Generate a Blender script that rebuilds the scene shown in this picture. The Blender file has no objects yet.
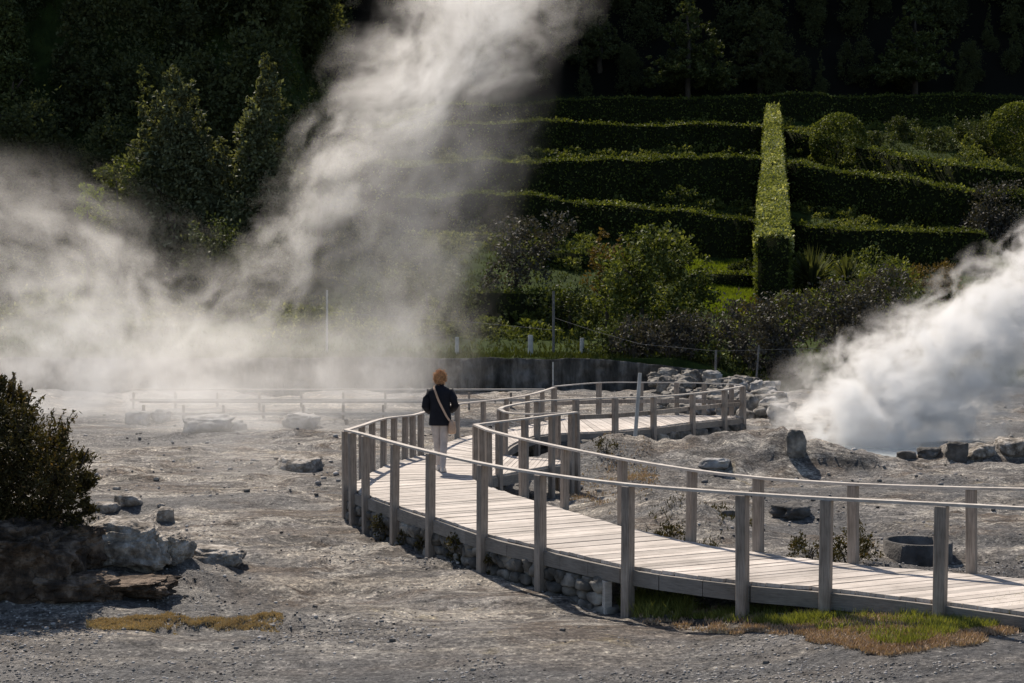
import bpy, bmesh, math, random
import numpy as np
from mathutils import Vector, Matrix, noise as mnoise

# ------------------------------------------------------------------ camera, world, sun, exposure
SC = bpy.context.scene
COL = SC.collection
F = 1400.0; CAMZ = 3.12; HOR = 315.0; CX, CY = 512.0, 341.5
PITCH = math.atan((CY - HOR) / F)
cam_d = bpy.data.cameras.new('camera'); cam = bpy.data.objects.new('camera', cam_d); COL.objects.link(cam)
cam_d.sensor_width = 36; cam_d.lens = 36 * F / 1024; cam_d.clip_end = 1000; cam_d.clip_start = 0.1
cam.location = (0, 0, CAMZ); cam.rotation_euler = (math.radians(90) - PITCH, 0, 0)
SC.camera = cam
SHX, SHY = 0.30, 0.70                      # shadow offset per metre of height (x, towards the camera)
SUN = Vector((-SHX, SHY, 1.0)).normalized()
elev = math.asin(SUN.z)
w = bpy.data.worlds.new('World'); SC.world = w; w.use_nodes = True
nt = w.node_tree
sky = nt.nodes.new('ShaderNodeTexSky'); sky.sky_type = 'NISHITA'; sky.sun_disc = False
sky.sun_elevation = elev; sky.sun_rotation = math.atan2(SUN.x, SUN.y)
bg = nt.nodes['Background']; bg.inputs[1].default_value = 0.095
nt.links.new(sky.outputs[0], bg.inputs[0])
sd = bpy.data.lights.new('sun', 'SUN'); so = bpy.data.objects.new('sun', sd); COL.objects.link(so)
sd.energy = 5.0; sd.angle = math.radians(0.5); sd.color = (1.0, 0.90, 0.78)
so.rotation_euler = SUN.to_track_quat('Z', 'Y').to_euler(); so.location = (0, 0, 60)
SC.view_settings.view_transform = 'Standard'; SC.view_settings.look = 'None'
SC.view_settings.exposure = 0.32; SC.view_settings.gamma = 1.0; SC.view_settings.use_curve_mapping = False
SC.render.engine = 'CYCLES'
cy = SC.cycles
cy.use_denoising = True
cy.max_bounces = 6; cy.diffuse_bounces = 2; cy.glossy_bounces = 2; cy.transmission_bounces = 2
cy.transparent_max_bounces = 8; cy.volume_bounces = 3; cy.volume_max_steps = 256; cy.volume_step_rate = 1.0
cy.sample_clamp_indirect = 4.0
cy.use_adaptive_sampling = False

# ------------------------------------------------------------------ helpers
R = np.random.default_rng(7); random.seed(7)

def ray(px, py):
    """direction of the sight line through a pixel, scaled so y == 1"""
    d = Vector(((px - CX) / F, -(py - CY) / F, -1.0))
    d.rotate(cam.rotation_euler); return d / d.y
def P(px, py, Y):
    d = ray(px, py); return Vector((d.x * Y, Y, CAMZ + d.z * Y))
def onz(px, py, z):
    d = ray(px, py); t = (z - CAMZ) / d.z; return Vector((d.x * t, t, z))

def _hash(ix, iy, s):
    h = (ix.astype(np.int64) * 374761393 + iy.astype(np.int64) * 668265263 + s * 974634777) & 0x7fffffff
    h = ((h ^ (h >> 13)) * 1274126177) & 0x7fffffff
    return ((h ^ (h >> 16)) & 0xffff) / 65535.0
def vnoise(x, y, s=0):
    x = np.asarray(x, float); y = np.asarray(y, float)
    ix = np.floor(x); iy = np.floor(y); fx = x - ix; fy = y - iy
    fx = fx * fx * (3 - 2 * fx); fy = fy * fy * (3 - 2 * fy)
    a = _hash(ix, iy, s); b = _hash(ix + 1, iy, s); c = _hash(ix, iy + 1, s); d = _hash(ix + 1, iy + 1, s)
    return (a * (1 - fx) + b * fx) * (1 - fy) + (c * (1 - fx) + d * fx) * fy - 0.5
def fbm(x, y, s=0, o=4):
    r = 0; a = 1; f = 1
    for k in range(o):
        r = r + a * vnoise(np.asarray(x) * f + 17.3 * k, np.asarray(y) * f - 9.1 * k, s + k); a *= .5; f *= 2.03
    return r

def mesh_np(name, V, Fq, smooth=False):
    """V (n,3), Fq (m,k) same-size polygons -> mesh"""
    me = bpy.data.meshes.new(name)
    V = np.asarray(V, np.float32); Fq = np.asarray(Fq, np.int32)
    me.vertices.add(len(V)); me.vertices.foreach_set('co', V.ravel())
    k = Fq.shape[1]
    me.loops.add(Fq.size); me.loops.foreach_set('vertex_index', Fq.ravel())
    me.polygons.add(len(Fq)); me.polygons.foreach_set('loop_start', np.arange(0, Fq.size, k, dtype=np.int32))
    me.polygons.foreach_set('loop_total', np.full(len(Fq), k, np.int32))
    if smooth: me.polygons.foreach_set('use_smooth', np.ones(len(Fq), bool))
    me.update(calc_edges=True); me.validate()
    return me
def link(name, me, m, parent=None, loc=None):
    o = bpy.data.objects.new(name, me); COL.objects.link(o)
    if m is not None:
        if not len(me.materials): me.materials.append(m)
    if parent is not None: o.parent = parent
    if loc is not None: o.location = loc
    return o
def tag(o, label=None, cat=None, group=None, kind=None):
    if label: o['label'] = label
    if cat: o['category'] = cat
    if group: o['group'] = group
    if kind: o['kind'] = kind
    return o
def empty(name, loc, rz=0):
    o = bpy.data.objects.new(name, None); COL.objects.link(o); o.empty_display_size = .2
    o.location = loc; o.rotation_euler = (0, 0, rz); return o
def copy_tree(o, loc=None, rz=None, s=None):
    c = o.copy(); COL.objects.link(c)
    for ch in o.children:
        d = ch.copy(); COL.objects.link(d); d.parent = c
    if loc is not None: c.location = loc
    if rz is not None: c.rotation_euler = (0, 0, rz)
    if s is not None: c.scale = (s, s, s) if not hasattr(s, '__len__') else s
    return c

class MB:
    """collects quads / tris into one mesh"""
    def __init__(s): s.v = []; s.f = []
    def add(s, vs, fs):
        n = len(s.v); s.v += [tuple(a) for a in vs]; s.f += [tuple(i + n for i in q) for q in fs]; return s
    def hexa(s, b, t):
        """b, t: four bottom and four top corners, counter-clockwise"""
        return s.add(list(b) + list(t), [(3, 2, 1, 0), (4, 5, 6, 7), (0, 1, 5, 4), (1, 2, 6, 5), (2, 3, 7, 6), (3, 0, 4, 7)])
    def box(s, c, size, rz=0, jit=0):
        hx, hy, hz = size[0] / 2, size[1] / 2, size[2] / 2
        m = Matrix.Rotation(rz, 3, 'Z'); q = []
        for z in (-hz, hz):
            for x, y in ((-hx, -hy), (hx, -hy), (hx, hy), (-hx, hy)):
                q.append(Vector(c) + m @ Vector((x, y, z)) + Vector((random.uniform(-jit, jit), random.uniform(-jit, jit), 0)))
        return s.hexa(q[:4], q[4:])
    def tube(s, pts, rad, seg=8, cap=True, flat=1.0):
        pts = [Vector(p) for p in pts]; n = len(pts)
        if not hasattr(rad, '__len__'): rad = [rad] * n
        base = len(s.v); vs = []; fs = []
        up = Vector((0, 0, 1))
        for i, p in enumerate(pts):
            d = (pts[min(i + 1, n - 1)] - pts[max(i - 1, 0)]).normalized()
            u = up if abs(d.dot(up)) < .95 else Vector((0, 1, 0))
            a = d.cross(u).normalized(); b = a.cross(d).normalized()
            for k in range(seg):
                t = 2 * math.pi * k / seg
                vs.append(p + a * math.cos(t) * rad[i] + b * math.sin(t) * rad[i] * flat)
        for i in range(n - 1):
            for k in range(seg):
                k2 = (k + 1) % seg
                fs.append((i * seg + k, i * seg + k2, (i + 1) * seg + k2, (i + 1) * seg + k))
        if cap:
            fs.append(tuple(range(seg))); fs.append(tuple((n - 1) * seg + k for k in reversed(range(seg))))
        return s.add(vs, fs)
    def build(s, name, m, parent=None, bevel=0, smooth=False, loc=None):
        me = bpy.data.meshes.new(name); me.from_pydata(s.v, [], s.f); me.update()
        if bevel or smooth:
            bm = bmesh.new(); bm.from_mesh(me)
            bmesh.ops.recalc_face_normals(bm, faces=bm.faces)
            if bevel: bmesh.ops.bevel(bm, geom=list(bm.edges), offset=bevel, segments=1, affect='EDGES')
            if smooth:
                for f in bm.faces: f.smooth = True
            bm.to_mesh(me); bm.free()
        return link(name, me, m, parent, loc)

# ------------------------------------------------------------------ materials
def newmat(name):
    m = bpy.data.materials.new(name); m.use_nodes = True; return m, m.node_tree, m.node_tree.nodes['Principled BSDF']
def N(nt, t, **kw):
    n = nt.nodes.new(t)
    for k, v in kw.items():
        if k.startswith('i_'):
            key = k[2:]; key = int(key) if key.isdigit() else key
            n.inputs[key].default_value = v
        else: setattr(n, k, v)
    return n
def ramp(nt, fac, stops):
    r = nt.nodes.new('ShaderNodeValToRGB'); e = r.color_ramp.elements
    while len(e) < len(stops): e.new(.5)
    for q, (p, c) in zip(e, stops):
        q.position = p; q.color = (*c, 1) if len(c) == 3 else c
    nt.links.new(fac, r.inputs[0]); return r.outputs[0]
def mixc(nt, a, b, f, mode='MIX'):
    n = nt.nodes.new('ShaderNodeMix'); n.data_type = 'RGBA'; n.blend_type = mode; n.clamp_factor = True
    for s, v in ((n.inputs[0], f), (n.inputs[6], a), (n.inputs[7], b)):
        if hasattr(v, 'links'): nt.links.new(v, s)
        elif isinstance(v, (int, float)): s.default_value = v
        else: s.default_value = (*v, 1)
    return n.outputs[2]
def math_(nt, op, a, b=0.0, c=None, clamp=False):
    n = nt.nodes.new('ShaderNodeMath'); n.operation = op; n.use_clamp = clamp
    for i, v in enumerate((a, b) if c is None else (a, b, c)):
        if hasattr(v, 'links'): nt.links.new(v, n.inputs[i])
        else: n.inputs[i].default_value = v
    return n.outputs[0]
def noise_(nt, vec, scale, detail=4, rough=.55, dist=0.0):
    n = N(nt, 'ShaderNodeTexNoise'); n.inputs['Scale'].default_value = scale; n.inputs['Detail'].default_value = detail
    n.inputs['Roughness'].default_value = rough; n.inputs['Distortion'].default_value = dist
    if vec is not None: nt.links.new(vec, n.inputs['Vector'])
    return n.outputs['Fac']
def mapped(nt, vec, scale=(1, 1, 1)):
    n = N(nt, 'ShaderNodeMapping'); n.inputs['Scale'].default_value = scale; nt.links.new(vec, n.inputs[0]); return n.outputs[0]
def objc(nt): return N(nt, 'ShaderNodeTexCoord').outputs['Object']
def bump(nt, bsdf, h, strength=.5, dist=.02):
    b = N(nt, 'ShaderNodeBump'); b.inputs['Strength'].default_value = strength; b.inputs['Distance'].default_value = dist
    nt.links.new(h, b.inputs['Height']); nt.links.new(b.outputs[0], bsdf.inputs['Normal'])

def m_noise(name, stops, scale=3, rough=.85, bs=25, bstr=.4, bd=.02, stretch=(1, 1, 1), spec=.3, island=0.0):
    m, nt, b = newmat(name); o = mapped(nt, objc(nt), stretch)
    f = noise_(nt, o, scale, 6, .6)
    c = ramp(nt, f, stops)
    if island:
        g = N(nt, 'ShaderNodeNewGeometry')
        v = math_(nt, 'MULTIPLY_ADD', g.outputs['Random Per Island'], island * 2, 1 - island)
        h = N(nt, 'ShaderNodeHueSaturation'); nt.links.new(c, h.inputs['Color']); nt.links.new(v, h.inputs['Value']); c = h.outputs[0]
    nt.links.new(c, b.inputs['Base Color']); b.inputs['Roughness'].default_value = rough
    b.inputs['Specular IOR Level'].default_value = spec
    bump(nt, b, noise_(nt, o, bs, 5, .6), bstr, bd); return m

def m_leaf(name, dark, light, transl=.35, rough=.6, spec=.12, tip=None):
    """leaf blades: each blade its own shade between dark and light"""
    m, nt, b = newmat(name)
    g = N(nt, 'ShaderNodeNewGeometry')
    st = [(0, dark), (.75, light)] + ([(1, tip)] if tip else [])
    big = noise_(nt, objc(nt), .5, 3, .6)
    f = math_(nt, 'ADD', math_(nt, 'MULTIPLY', g.outputs['Random Per Island'], .75), math_(nt, 'MULTIPLY_ADD', big, 1.2, -.45), clamp=True)
    c = ramp(nt, f, st)
    nt.links.new(c, b.inputs['Base Color']); b.inputs['Roughness'].default_value = rough
    b.inputs['Specular IOR Level'].default_value = spec
    t = N(nt, 'ShaderNodeBsdfTranslucent'); nt.links.new(mixc(nt, c, (1.0, .95, .35), 1.0, 'MULTIPLY'), t.inputs[0])
    mx = N(nt, 'ShaderNodeMixShader'); mx.inputs[0].default_value = transl
    nt.links.new(b.outputs[0], mx.inputs[1]); nt.links.new(t.outputs[0], mx.inputs[2])
    nt.links.new(mx.outputs[0], nt.nodes['Material Output'].inputs[0]); return m

def m_ground():
    m, nt, b = newmat('geothermal_ground'); o = objc(nt)
    big = noise_(nt, mapped(nt, o, (.6, 1.0, 1)), .20, 6, .65, .6); mid = noise_(nt, mapped(nt, o, (.7, 1.4, 1)), 1.5, 9, .74, .6); fine = noise_(nt, o, 13, 8, .78)
    c = ramp(nt, mid, [(.34, (.075, .067, .060)), (.44, (.155, .142, .130)), (.54, (.25, .232, .215)), (.64, (.46, .425, .39))])
    brown = ramp(nt, noise_(nt, mapped(nt, o, (.7, 1.1, 1)), .55, 8, .72, .9), [(.48, (0, 0, 0)), (.60, (1, 1, 1))])
    c = mixc(nt, c, (.15, .10, .062), math_(nt, 'MULTIPLY', brown, .62))
    white = ramp(nt, noise_(nt, mapped(nt, o, (.5, 1.3, 1)), 1.1, 10, .76, .8), [(.52, (0, 0, 0)), (.57, (1, 1, 1))])
    c = mixc(nt, c, (.62, .57, .50), math_(nt, 'MULTIPLY', white, .70))
    str_ = ramp(nt, noise_(nt, mapped(nt, o, (.22, 1.5, 1)), 1.3, 9, .74, .7), [(.52, (0, 0, 0)), (.60, (1, 1, 1))])
    c = mixc(nt, c, (.60, .53, .44), math_(nt, 'MULTIPLY', str_, .6))
    crumb = ramp(nt, noise_(nt, mapped(nt, o, (.8, 1.2, 1)), 6, 9, .82, .5), [(.38, (1, 1, 1)), (.46, (0, 0, 0))])
    c = mixc(nt, c, (.055, .05, .047), math_(nt, 'MULTIPLY', crumb, .9))
    sul = ramp(nt, noise_(nt, o, .9, 8, .7, 1.2), [(.60, (0, 0, 0)), (.66, (1, 1, 1))])
    c = mixc(nt, c, (.38, .30, .15), math_(nt, 'MULTIPLY', sul, .45))
    dk = ramp(nt, big, [(.42, (1, 1, 1)), (.50, (0, 0, 0))])
    c = mixc(nt, c, (.115, .115, .118), math_(nt, 'MULTIPLY', dk, .75))
    sp = N(nt, 'ShaderNodeSeparateXYZ'); nt.links.new(o, sp.inputs[0])           # the gravel track nearest to the viewer
    road = math_(nt, 'MULTIPLY_ADD', math_(nt, 'ADD', sp.outputs[1], math_(nt, 'MULTIPLY', noise_(nt, o, .5, 5, .7), 3.0)), -.8, .8 * 15.3, clamp=True)
    c = mixc(nt, c, ramp(nt, noise_(nt, o, 3, 8, .8), [(.35, (.10, .10, .104)), (.6, (.24, .235, .23))]), math_(nt, 'MULTIPLY', road, .5))
    c = mixc(nt, c, ramp(nt, fine, [(.32, (.30, .30, .31)), (.5, (.95, .95, .95)), (.66, (1.8, 1.78, 1.75))]), .9, 'MULTIPLY')
    grit = N(nt, 'ShaderNodeTexVoronoi'); grit.inputs['Scale'].default_value = 38; grit.inputs['Randomness'].default_value = 1; nt.links.new(o, grit.inputs['Vector'])
    gc = N(nt, 'ShaderNodeSeparateColor'); nt.links.new(grit.outputs['Color'], gc.inputs[0])
    c = mixc(nt, c, ramp(nt, gc.outputs[0], [(0, (.3, .3, .31)), (.3, (.9, .9, .9)), (.85, (1, 1, 1)), (1, (2.1, 2.1, 2.0))]), .75, 'MULTIPLY')
    nt.links.new(c, b.inputs['Base Color'])
    wet = math_(nt, 'MULTIPLY_ADD', dk, -.3, .8); nt.links.new(wet, b.inputs['Roughness']); b.inputs['Specular IOR Level'].default_value = .3
    h = math_(nt, 'ADD', math_(nt, 'MULTIPLY', fine, 1.8), math_(nt, 'MULTIPLY', gc.outputs[1], .35))
    h = math_(nt, 'ADD', h, math_(nt, 'MULTIPLY', noise_(nt, mapped(nt, o, (.8, 1.3, 1)), 3.5, 8, .75, .4), 3.5))
    bump(nt, b, h, 1.0, .05); return m

def m_wood(name, a, b_, c_, sx=(1, 1, 1), island=.2, streak=40):
    m, nt, b = newmat(name); o = objc(nt)
    f = noise_(nt, mapped(nt, o, sx), streak, 5, .65)
    g = noise_(nt, o, 2.0, 4, .6)
    c = ramp(nt, math_(nt, 'ADD', math_(nt, 'MULTIPLY', f, .6), math_(nt, 'MULTIPLY', g, .4)), [(.32, a), (.5, b_), (.68, c_)])
    ge = N(nt, 'ShaderNodeNewGeometry')
    v = math_(nt, 'MULTIPLY_ADD', ge.outputs['Random Per Island'], island * 2, 1 - island)
    h = N(nt, 'ShaderNodeHueSaturation'); nt.links.new(c, h.inputs['Color']); nt.links.new(v, h.inputs['Value'])
    nt.links.new(h.outputs[0], b.inputs['Base Color']); b.inputs['Roughness'].default_value = .7
    b.inputs['Specular IOR Level'].default_value = .35
    bump(nt, b, f, .5, .006); return m

MG = m_ground()
M_HILL = m_noise('hill_soil', [(.3, (.012, .018, .006)), (.5, (.028, .042, .012)), (.7, (.05, .07, .018))], .8, .95, 8, .8, .1, spec=.05)
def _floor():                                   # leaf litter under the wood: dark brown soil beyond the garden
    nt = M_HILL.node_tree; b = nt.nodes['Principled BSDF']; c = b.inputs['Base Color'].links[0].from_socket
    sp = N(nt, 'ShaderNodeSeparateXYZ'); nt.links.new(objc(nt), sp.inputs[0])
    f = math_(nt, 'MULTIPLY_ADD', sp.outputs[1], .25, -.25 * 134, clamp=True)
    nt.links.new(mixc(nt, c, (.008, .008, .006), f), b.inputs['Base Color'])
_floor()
M_GRASSB = m_leaf('lawn_blades', (.035, .045, .010), (.075, .09, .022), .3)
M_DECK = m_wood('bleached_planks', (.20, .175, .15), (.42, .375, .335), (.56, .51, .465), (1.2, 10, 1), .24, 9)
M_POST = m_wood('weathered_post', (.09, .070, .055), (.22, .185, .155), (.36, .31, .265), (7, 7, .45), .22, 9)
M_RAIL = m_wood('weathered_rail', (.26, .23, .20), (.42, .38, .34), (.56, .52, .47), (2, 2, 8), .1, 6)
M_FASC = m_wood('edge_beam_wood', (.10, .09, .08), (.19, .17, .15), (.27, .245, .22), (2, 2, 20), .1, 4)
M_STONE = m_noise('field_stone', [(.34, (.045, .042, .036)), (.5, (.12, .11, .098)), (.66, (.26, .24, .21))], 3, .9, 12, .7, .03, island=.45)
M_ROCK = m_noise('bare_rock', [(.36, (.10, .085, .07)), (.5, (.26, .23, .195)), (.62, (.48, .44, .39))], 6, .85, 16, 1, .07)
M_ROCKD = m_noise('dark_rock', [(.3, (.03, .028, .026)), (.5, (.08, .074, .068)), (.7, (.17, .16, .15))], 3, .85, 10, .9, .05)
M_ROCKW = m_noise('pale_rock', [(.3, (.11, .105, .10)), (.5, (.22, .21, .20)), (.7, (.36, .35, .33))], 3, .85, 10, .7, .05, island=.3)
M_EARTH = m_noise('brown_earth', [(.36, (.03, .022, .016)), (.5, (.085, .060, .042)), (.62, (.21, .16, .12))], 5, .9, 14, 1, .10)
M_CONC = m_noise('stained_wall', [(.36, (.025, .025, .023)), (.5, (.075, .072, .066)), (.64, (.17, .162, .15))], 1.0, .9, 10, .8, .08, (2.4, 2.4, .5))
M_GRAVEL = m_noise('gravel_stone', [(.3, (.10, .095, .09)), (.7, (.36, .34, .32))], 4, .8, 20, .4, .01, island=.85)
M_HEDGE = m_leaf('hedge_leaves', (.040, .052, .014), (.095, .120, .028), .4, tip=(.26, .29, .09))
M_HEDGEL = m_leaf('sunlit_hedge_leaves', (.10, .125, .045), (.28, .31, .12), .4, tip=(.62, .62, .38))  # pale leaf colour carries the sunlight on the upright hedge's top
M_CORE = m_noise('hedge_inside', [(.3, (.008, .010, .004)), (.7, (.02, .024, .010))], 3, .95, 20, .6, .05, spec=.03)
M_DKLEAF = m_leaf('forest_leaves', (.034, .040, .024), (.11, .125, .06), .4, .8, .03)
M_TREE = m_leaf('tree_leaves', (.026, .034, .014), (.08, .10, .035), .3, tip=(.20, .23, .10))
M_TREEG = m_leaf('glossy_tree_leaves', (.034, .046, .014), (.10, .125, .034), .4, tip=(.32, .34, .14))
M_YEL = m_leaf('yellow_leaves', (.08, .12, .015), (.20, .26, .03), .45)
M_SHRUB = m_leaf('shrub_leaves', (.045, .060, .018), (.14, .165, .045), .4, tip=(.32, .33, .13))
M_GREY = m_leaf('grey_shrub_leaves', (.035, .033, .030), (.085, .080, .070), .2)
M_RUST = m_leaf('rusty_shrub_leaves', (.06, .045, .018), (.16, .11, .04), .3)
M_TREEL = m_leaf('pale_tree_leaves', (.05, .058, .032), (.15, .165, .09), .35, tip=(.30, .32, .20))
M_HEATH = m_leaf('heath_leaves', (.028, .025, .012), (.075, .065, .026), .3, tip=(.20, .12, .05))
M_GRASS = m_leaf('green_grass', (.10, .12, .03), (.28, .30, .09), .45)
M_MOSS = m_leaf('rusty_moss', (.28, .19, .13), (.54, .39, .27), .12, tip=(.46, .42, .24))
M_MOSSY = m_leaf('yellow_moss', (.30, .22, .13), (.60, .45, .25), .12, tip=(.44, .40, .20))
M_BARK = m_noise('bark', [(.3, (.03, .025, .02)), (.7, (.10, .085, .07))], 4, .9, 20, .8, .02, (3, 3, .6))
M_POLEW = m_noise('pale_pole', [(.3, (.3, .3, .29)), (.7, (.5, .5, .48))], 5, .7, 20, .3, .005)
M_POLED = m_noise('dark_pole', [(.3, (.08, .08, .08)), (.7, (.18, .175, .17))], 5, .7, 20, .3, .005)

# ------------------------------------------------------------------ terrain
# mounds: (px, py, radius x, radius y, height)
MOUNDS = []
for px, py, rx, ry, h in [(690, 532, 1.1, .9, .42), (655, 512, .8, .6, .25), (690, 468, 3.0, 1.3, .50), (790, 470, 1.6, .9, .34), (600, 470, 1.6, .8, .22),
                          (25, 585, 1.9, 1.5, .75), (120, 575, 1.0, .8, .16), (900, 470, 4, .6, .16), (980, 458, 2.4, .9, .40), (610, 452, 1.5, .6, .25),
                          (330, 480, 2.5, .7, .10), (300, 440, 3, 1.2, .25), (200, 455, 3, 1.0, .12), (760, 440, 1.2, .7, .2), (960, 560, 1.4, .5, -.15),
                          (880, 452, 2.6, 2.0, -.45), (560, 640, 1.5, .5, .06), (150, 640, 2.5, .4, .05)]:
    p = onz(px, py, 0); MOUNDS.append((p.x, p.y, rx, ry, h))
def G(X, Y):
    X = np.asarray(X, float); Y = np.asarray(Y, float)
    z = .08 * fbm(X * .35, Y * .5, 3, 3) + .045 * fbm(X * 1.3, Y * 1.8, 11, 4) * (np.clip((Y - 8) / 8, .25, 1))
    for mx, my, rx, ry, h in MOUNDS:
        d = ((X - mx) / rx) ** 2 + ((Y - my) / ry) ** 2
        z = z + h * np.exp(-d * 1.4) * (1 + .5 * fbm(X * 2.1 + mx, Y * 2.1, 5, 3))
    def ss(v): v = np.clip(v, 0, 1); return v * v * (3 - 2 * v)
    z = z * (1 - .6 * ss((X - 1.0) / 1.5) * ss((17 - Y) / 2)) + .33 * ss((X - 1.1) / 2.8) * (1 - ss((Y - 14.6) / 3))
    t = np.clip((Y - 34) / 20, 0, 1)
    z = z + t * .35 * fbm(X * .5, Y * .5, 21, 4)
    led = fbm(X * .45 + .5 * fbm(X, Y, 62, 2), Y * 1.1, 61, 4); z = z + .055 * np.tanh(led * 9) * np.clip((Y - 10) / 8, .3, 1)
    rough = .5 + np.clip(fbm(X * .4, Y * .4, 31, 2) * 2, -.4, .7)
    z = z + .05 * rough * fbm(X * 5, Y * 7, 41, 4)
    return z
HY = [57.6, 58.6, 62, 75, 130, 138, 192, 260]; HZ = [1.32, 1.36, 1.6, 3.67, 20.6, 25, 97, 115]  # crest above the view, height tuned to shade wood and upper garden
def T(X, Y):
    X = np.asarray(X, float); Y = np.asarray(Y, float)
    z = np.interp(Y, HY, HZ)
    k = np.clip((X - 7.0) / 3, 0, 1) * np.clip((66 - Y) / 8.5, 0, 1)
    z = z * (1 - k) + k * np.minimum(z, .3 + .28 * (Y - 58))
    lw = np.clip((-X - .125 * Y) / 9, 0, 1); lw = lw * lw * (3 - 2 * lw)        # the wooded slope comes closer on the left, steepened to keep it shaded
    z = np.maximum(z, z * (1 - lw) + lw * (7.0 + 1.7 * np.clip(Y - 90, 0, 22) + .7 * np.clip(Y - 112, 0, 80)) * (Y > 86) + lw * z * (Y <= 86))
    amp = np.clip((Y - 60) / 15, .05, 1)
    z = z + amp * (.5 * fbm(X * .12, Y * .12, 51, 3) + .25 * fbm(X * .6, Y * .6, 52, 3))
    z = np.where(Y < 57.66, -1.5, z)
    return z
def Gs(x, y): return float(G(x, y))
def Ts(x, y): return float(T(x, y)) if y > 57.7 else float(G(x, y))
_YS = np.concatenate([np.arange(9, 30, .03), np.arange(30, 58, .08)])
def ong(px, py):
    """where the sight line first meets the ground"""
    d = ray(px, py); X = d.x * _YS; g = G(X, _YS); k = int(np.argmax(g >= CAMZ + d.z * _YS))
    return Vector((X[k], _YS[k], g[k]))
def onhill(px, py, lift=0.0, y0=60.0, y1=150.0):
    d = ray(px, py); prev = None
    for Y in np.arange(y0, y1, .25):
        if float(T(d.x * Y, Y)) + lift >= CAMZ + d.z * Y: break
    return Vector((d.x * Y, Y, float(T(d.x * Y, Y))))

def sheet(name, xs_fn, ys, hfn, m):
    rows = []; nc = None
    for y in ys:
        xs = xs_fn(y); nc = len(xs); rows.append(np.stack([xs, np.full(nc, y), hfn(xs, np.full(nc, y))], 1))
    V = np.concatenate(rows); i = np.arange(len(ys) - 1)[:, None] * nc + np.arange(nc - 1)[None, :]
    Fq = np.stack([i, i + 1, i + 1 + nc, i + nc], -1).reshape(-1, 4)
    o = link(name, mesh_np(name, V, Fq, True), m); tag(o, kind='structure'); return o
ys = [-30, -10, 0, 5, 8]; y = 9.5
while y < 59.5: ys.append(y); y += y * .0036
ys = [q for q in ys if q < 57.8] + [58.0]
side = np.array([2, 5, 10, 20, 45.])
def gx(y):
    wd = .5 * max(y, 9) + 3; c = np.linspace(-wd, wd, 460); return np.concatenate([-wd - side[::-1], c, wd + side])
ground = sheet('ground', gx, ys, G, MG)
tag(ground, 'grey volcanic ground with pale and ochre crusts', 'ground')
ysh = [57.62] + list(np.arange(57.7, 80, .4)) + list(np.arange(80, 140, .8)) + list(np.arange(140, 200, 3)) + [220, 260]
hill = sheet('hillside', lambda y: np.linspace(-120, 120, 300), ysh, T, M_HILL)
tag(hill, 'terraced green hillside rising behind the steaming field', 'hillside')

# ------------------------------------------------------------------ leaf meshes
def leaf_quads(Pn, size, nrm=None, rng=R, asp=.5, up=0.0, bend=.0):
    n = len(Pn); sz = size * rng.uniform(.6, 1.35, (n, 1))
    d = rng.normal(size=(n, 3)); 
    if nrm is not None: d = d * .75 + nrm * .6
    d[:, 2] += up; d /= np.linalg.norm(d, axis=1, keepdims=True) + 1e-9
    r = rng.normal(size=(n, 3)); s = np.cross(d, r); s /= np.linalg.norm(s, axis=1, keepdims=True) + 1e-9
    a = Pn - d * sz * .5; b = Pn + d * sz * .5; l = Pn + s * sz * asp * .5; q = Pn - s * sz * asp * .5
    V = np.stack([a, l, b, q], 1).reshape(-1, 3)
    Fq = np.arange(4 * n).reshape(-1, 4); return V, Fq
def blades(Pn, h, wdt, rng=R, lean=.35):
    n = len(Pn); hh = h * rng.uniform(.5, 1.3, (n, 1)); th = rng.uniform(0, 2 * math.pi, n)
    side_ = np.stack([np.cos(th), np.sin(th), np.zeros(n)], 1) * wdt
    tip = Pn + np.concatenate([rng.normal(0, lean, (n, 2)), np.ones((n, 1))], 1) * hh
    V = np.stack([Pn - side_, Pn + side_, tip], 1).reshape(-1, 3); return V, np.arange(3 * n).reshape(-1, 3)
def join_np(parts):
    V = []; Fq = []; n = 0
    for v, f in parts: V.append(v); Fq.append(f + n); n += len(v)
    return np.concatenate(V), np.concatenate(Fq)
def lobes_pts(lobes, dens, rng=R, shell=.45):
    """lobes: (cx,cy,cz,rx,ry,rz); leaves concentrated near each lobe's skin, in clumps"""
    Ps = []; Ns = []
    for (a, b, c, rx, ry, rz) in lobes:
        area = 4 * math.pi * ((rx * ry + rx * rz + ry * rz) / 3); n = int(area * dens)
        nc = max(6, n // 28)
        cd = rng.normal(size=(nc, 3)); cd /= np.linalg.norm(cd, axis=1, keepdims=True)
        cr = 1 - np.abs(rng.normal(0, shell * .45, (nc, 1))); cr = np.clip(cr + rng.uniform(-.05, .14, (nc, 1)), .1, 1.2)
        idx = rng.integers(0, nc, n)
        spread = .17 * min(rx, ry, rz) / np.array([[rx, ry, rz]]) + .03
        p = cd[idx] * cr[idx] + rng.normal(size=(n, 3)) * spread
        Ps.append(p * [[rx, ry, rz]] + [[a, b, c]]); q = p / (np.linalg.norm(p, axis=1, keepdims=True) + 1e-9); Ns.append(q)
    return np.concatenate(Ps), np.concatenate(Ns)
def crown_mesh(name, lobes, dens, leaf, rng=R, shell=.45, asp=.5, up=.0):
    Pn, Nn = lobes_pts(lobes, dens, rng, shell); V, Fq = leaf_quads(Pn, leaf, Nn, rng, asp, up)
    return mesh_np(name, V, Fq)
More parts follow.
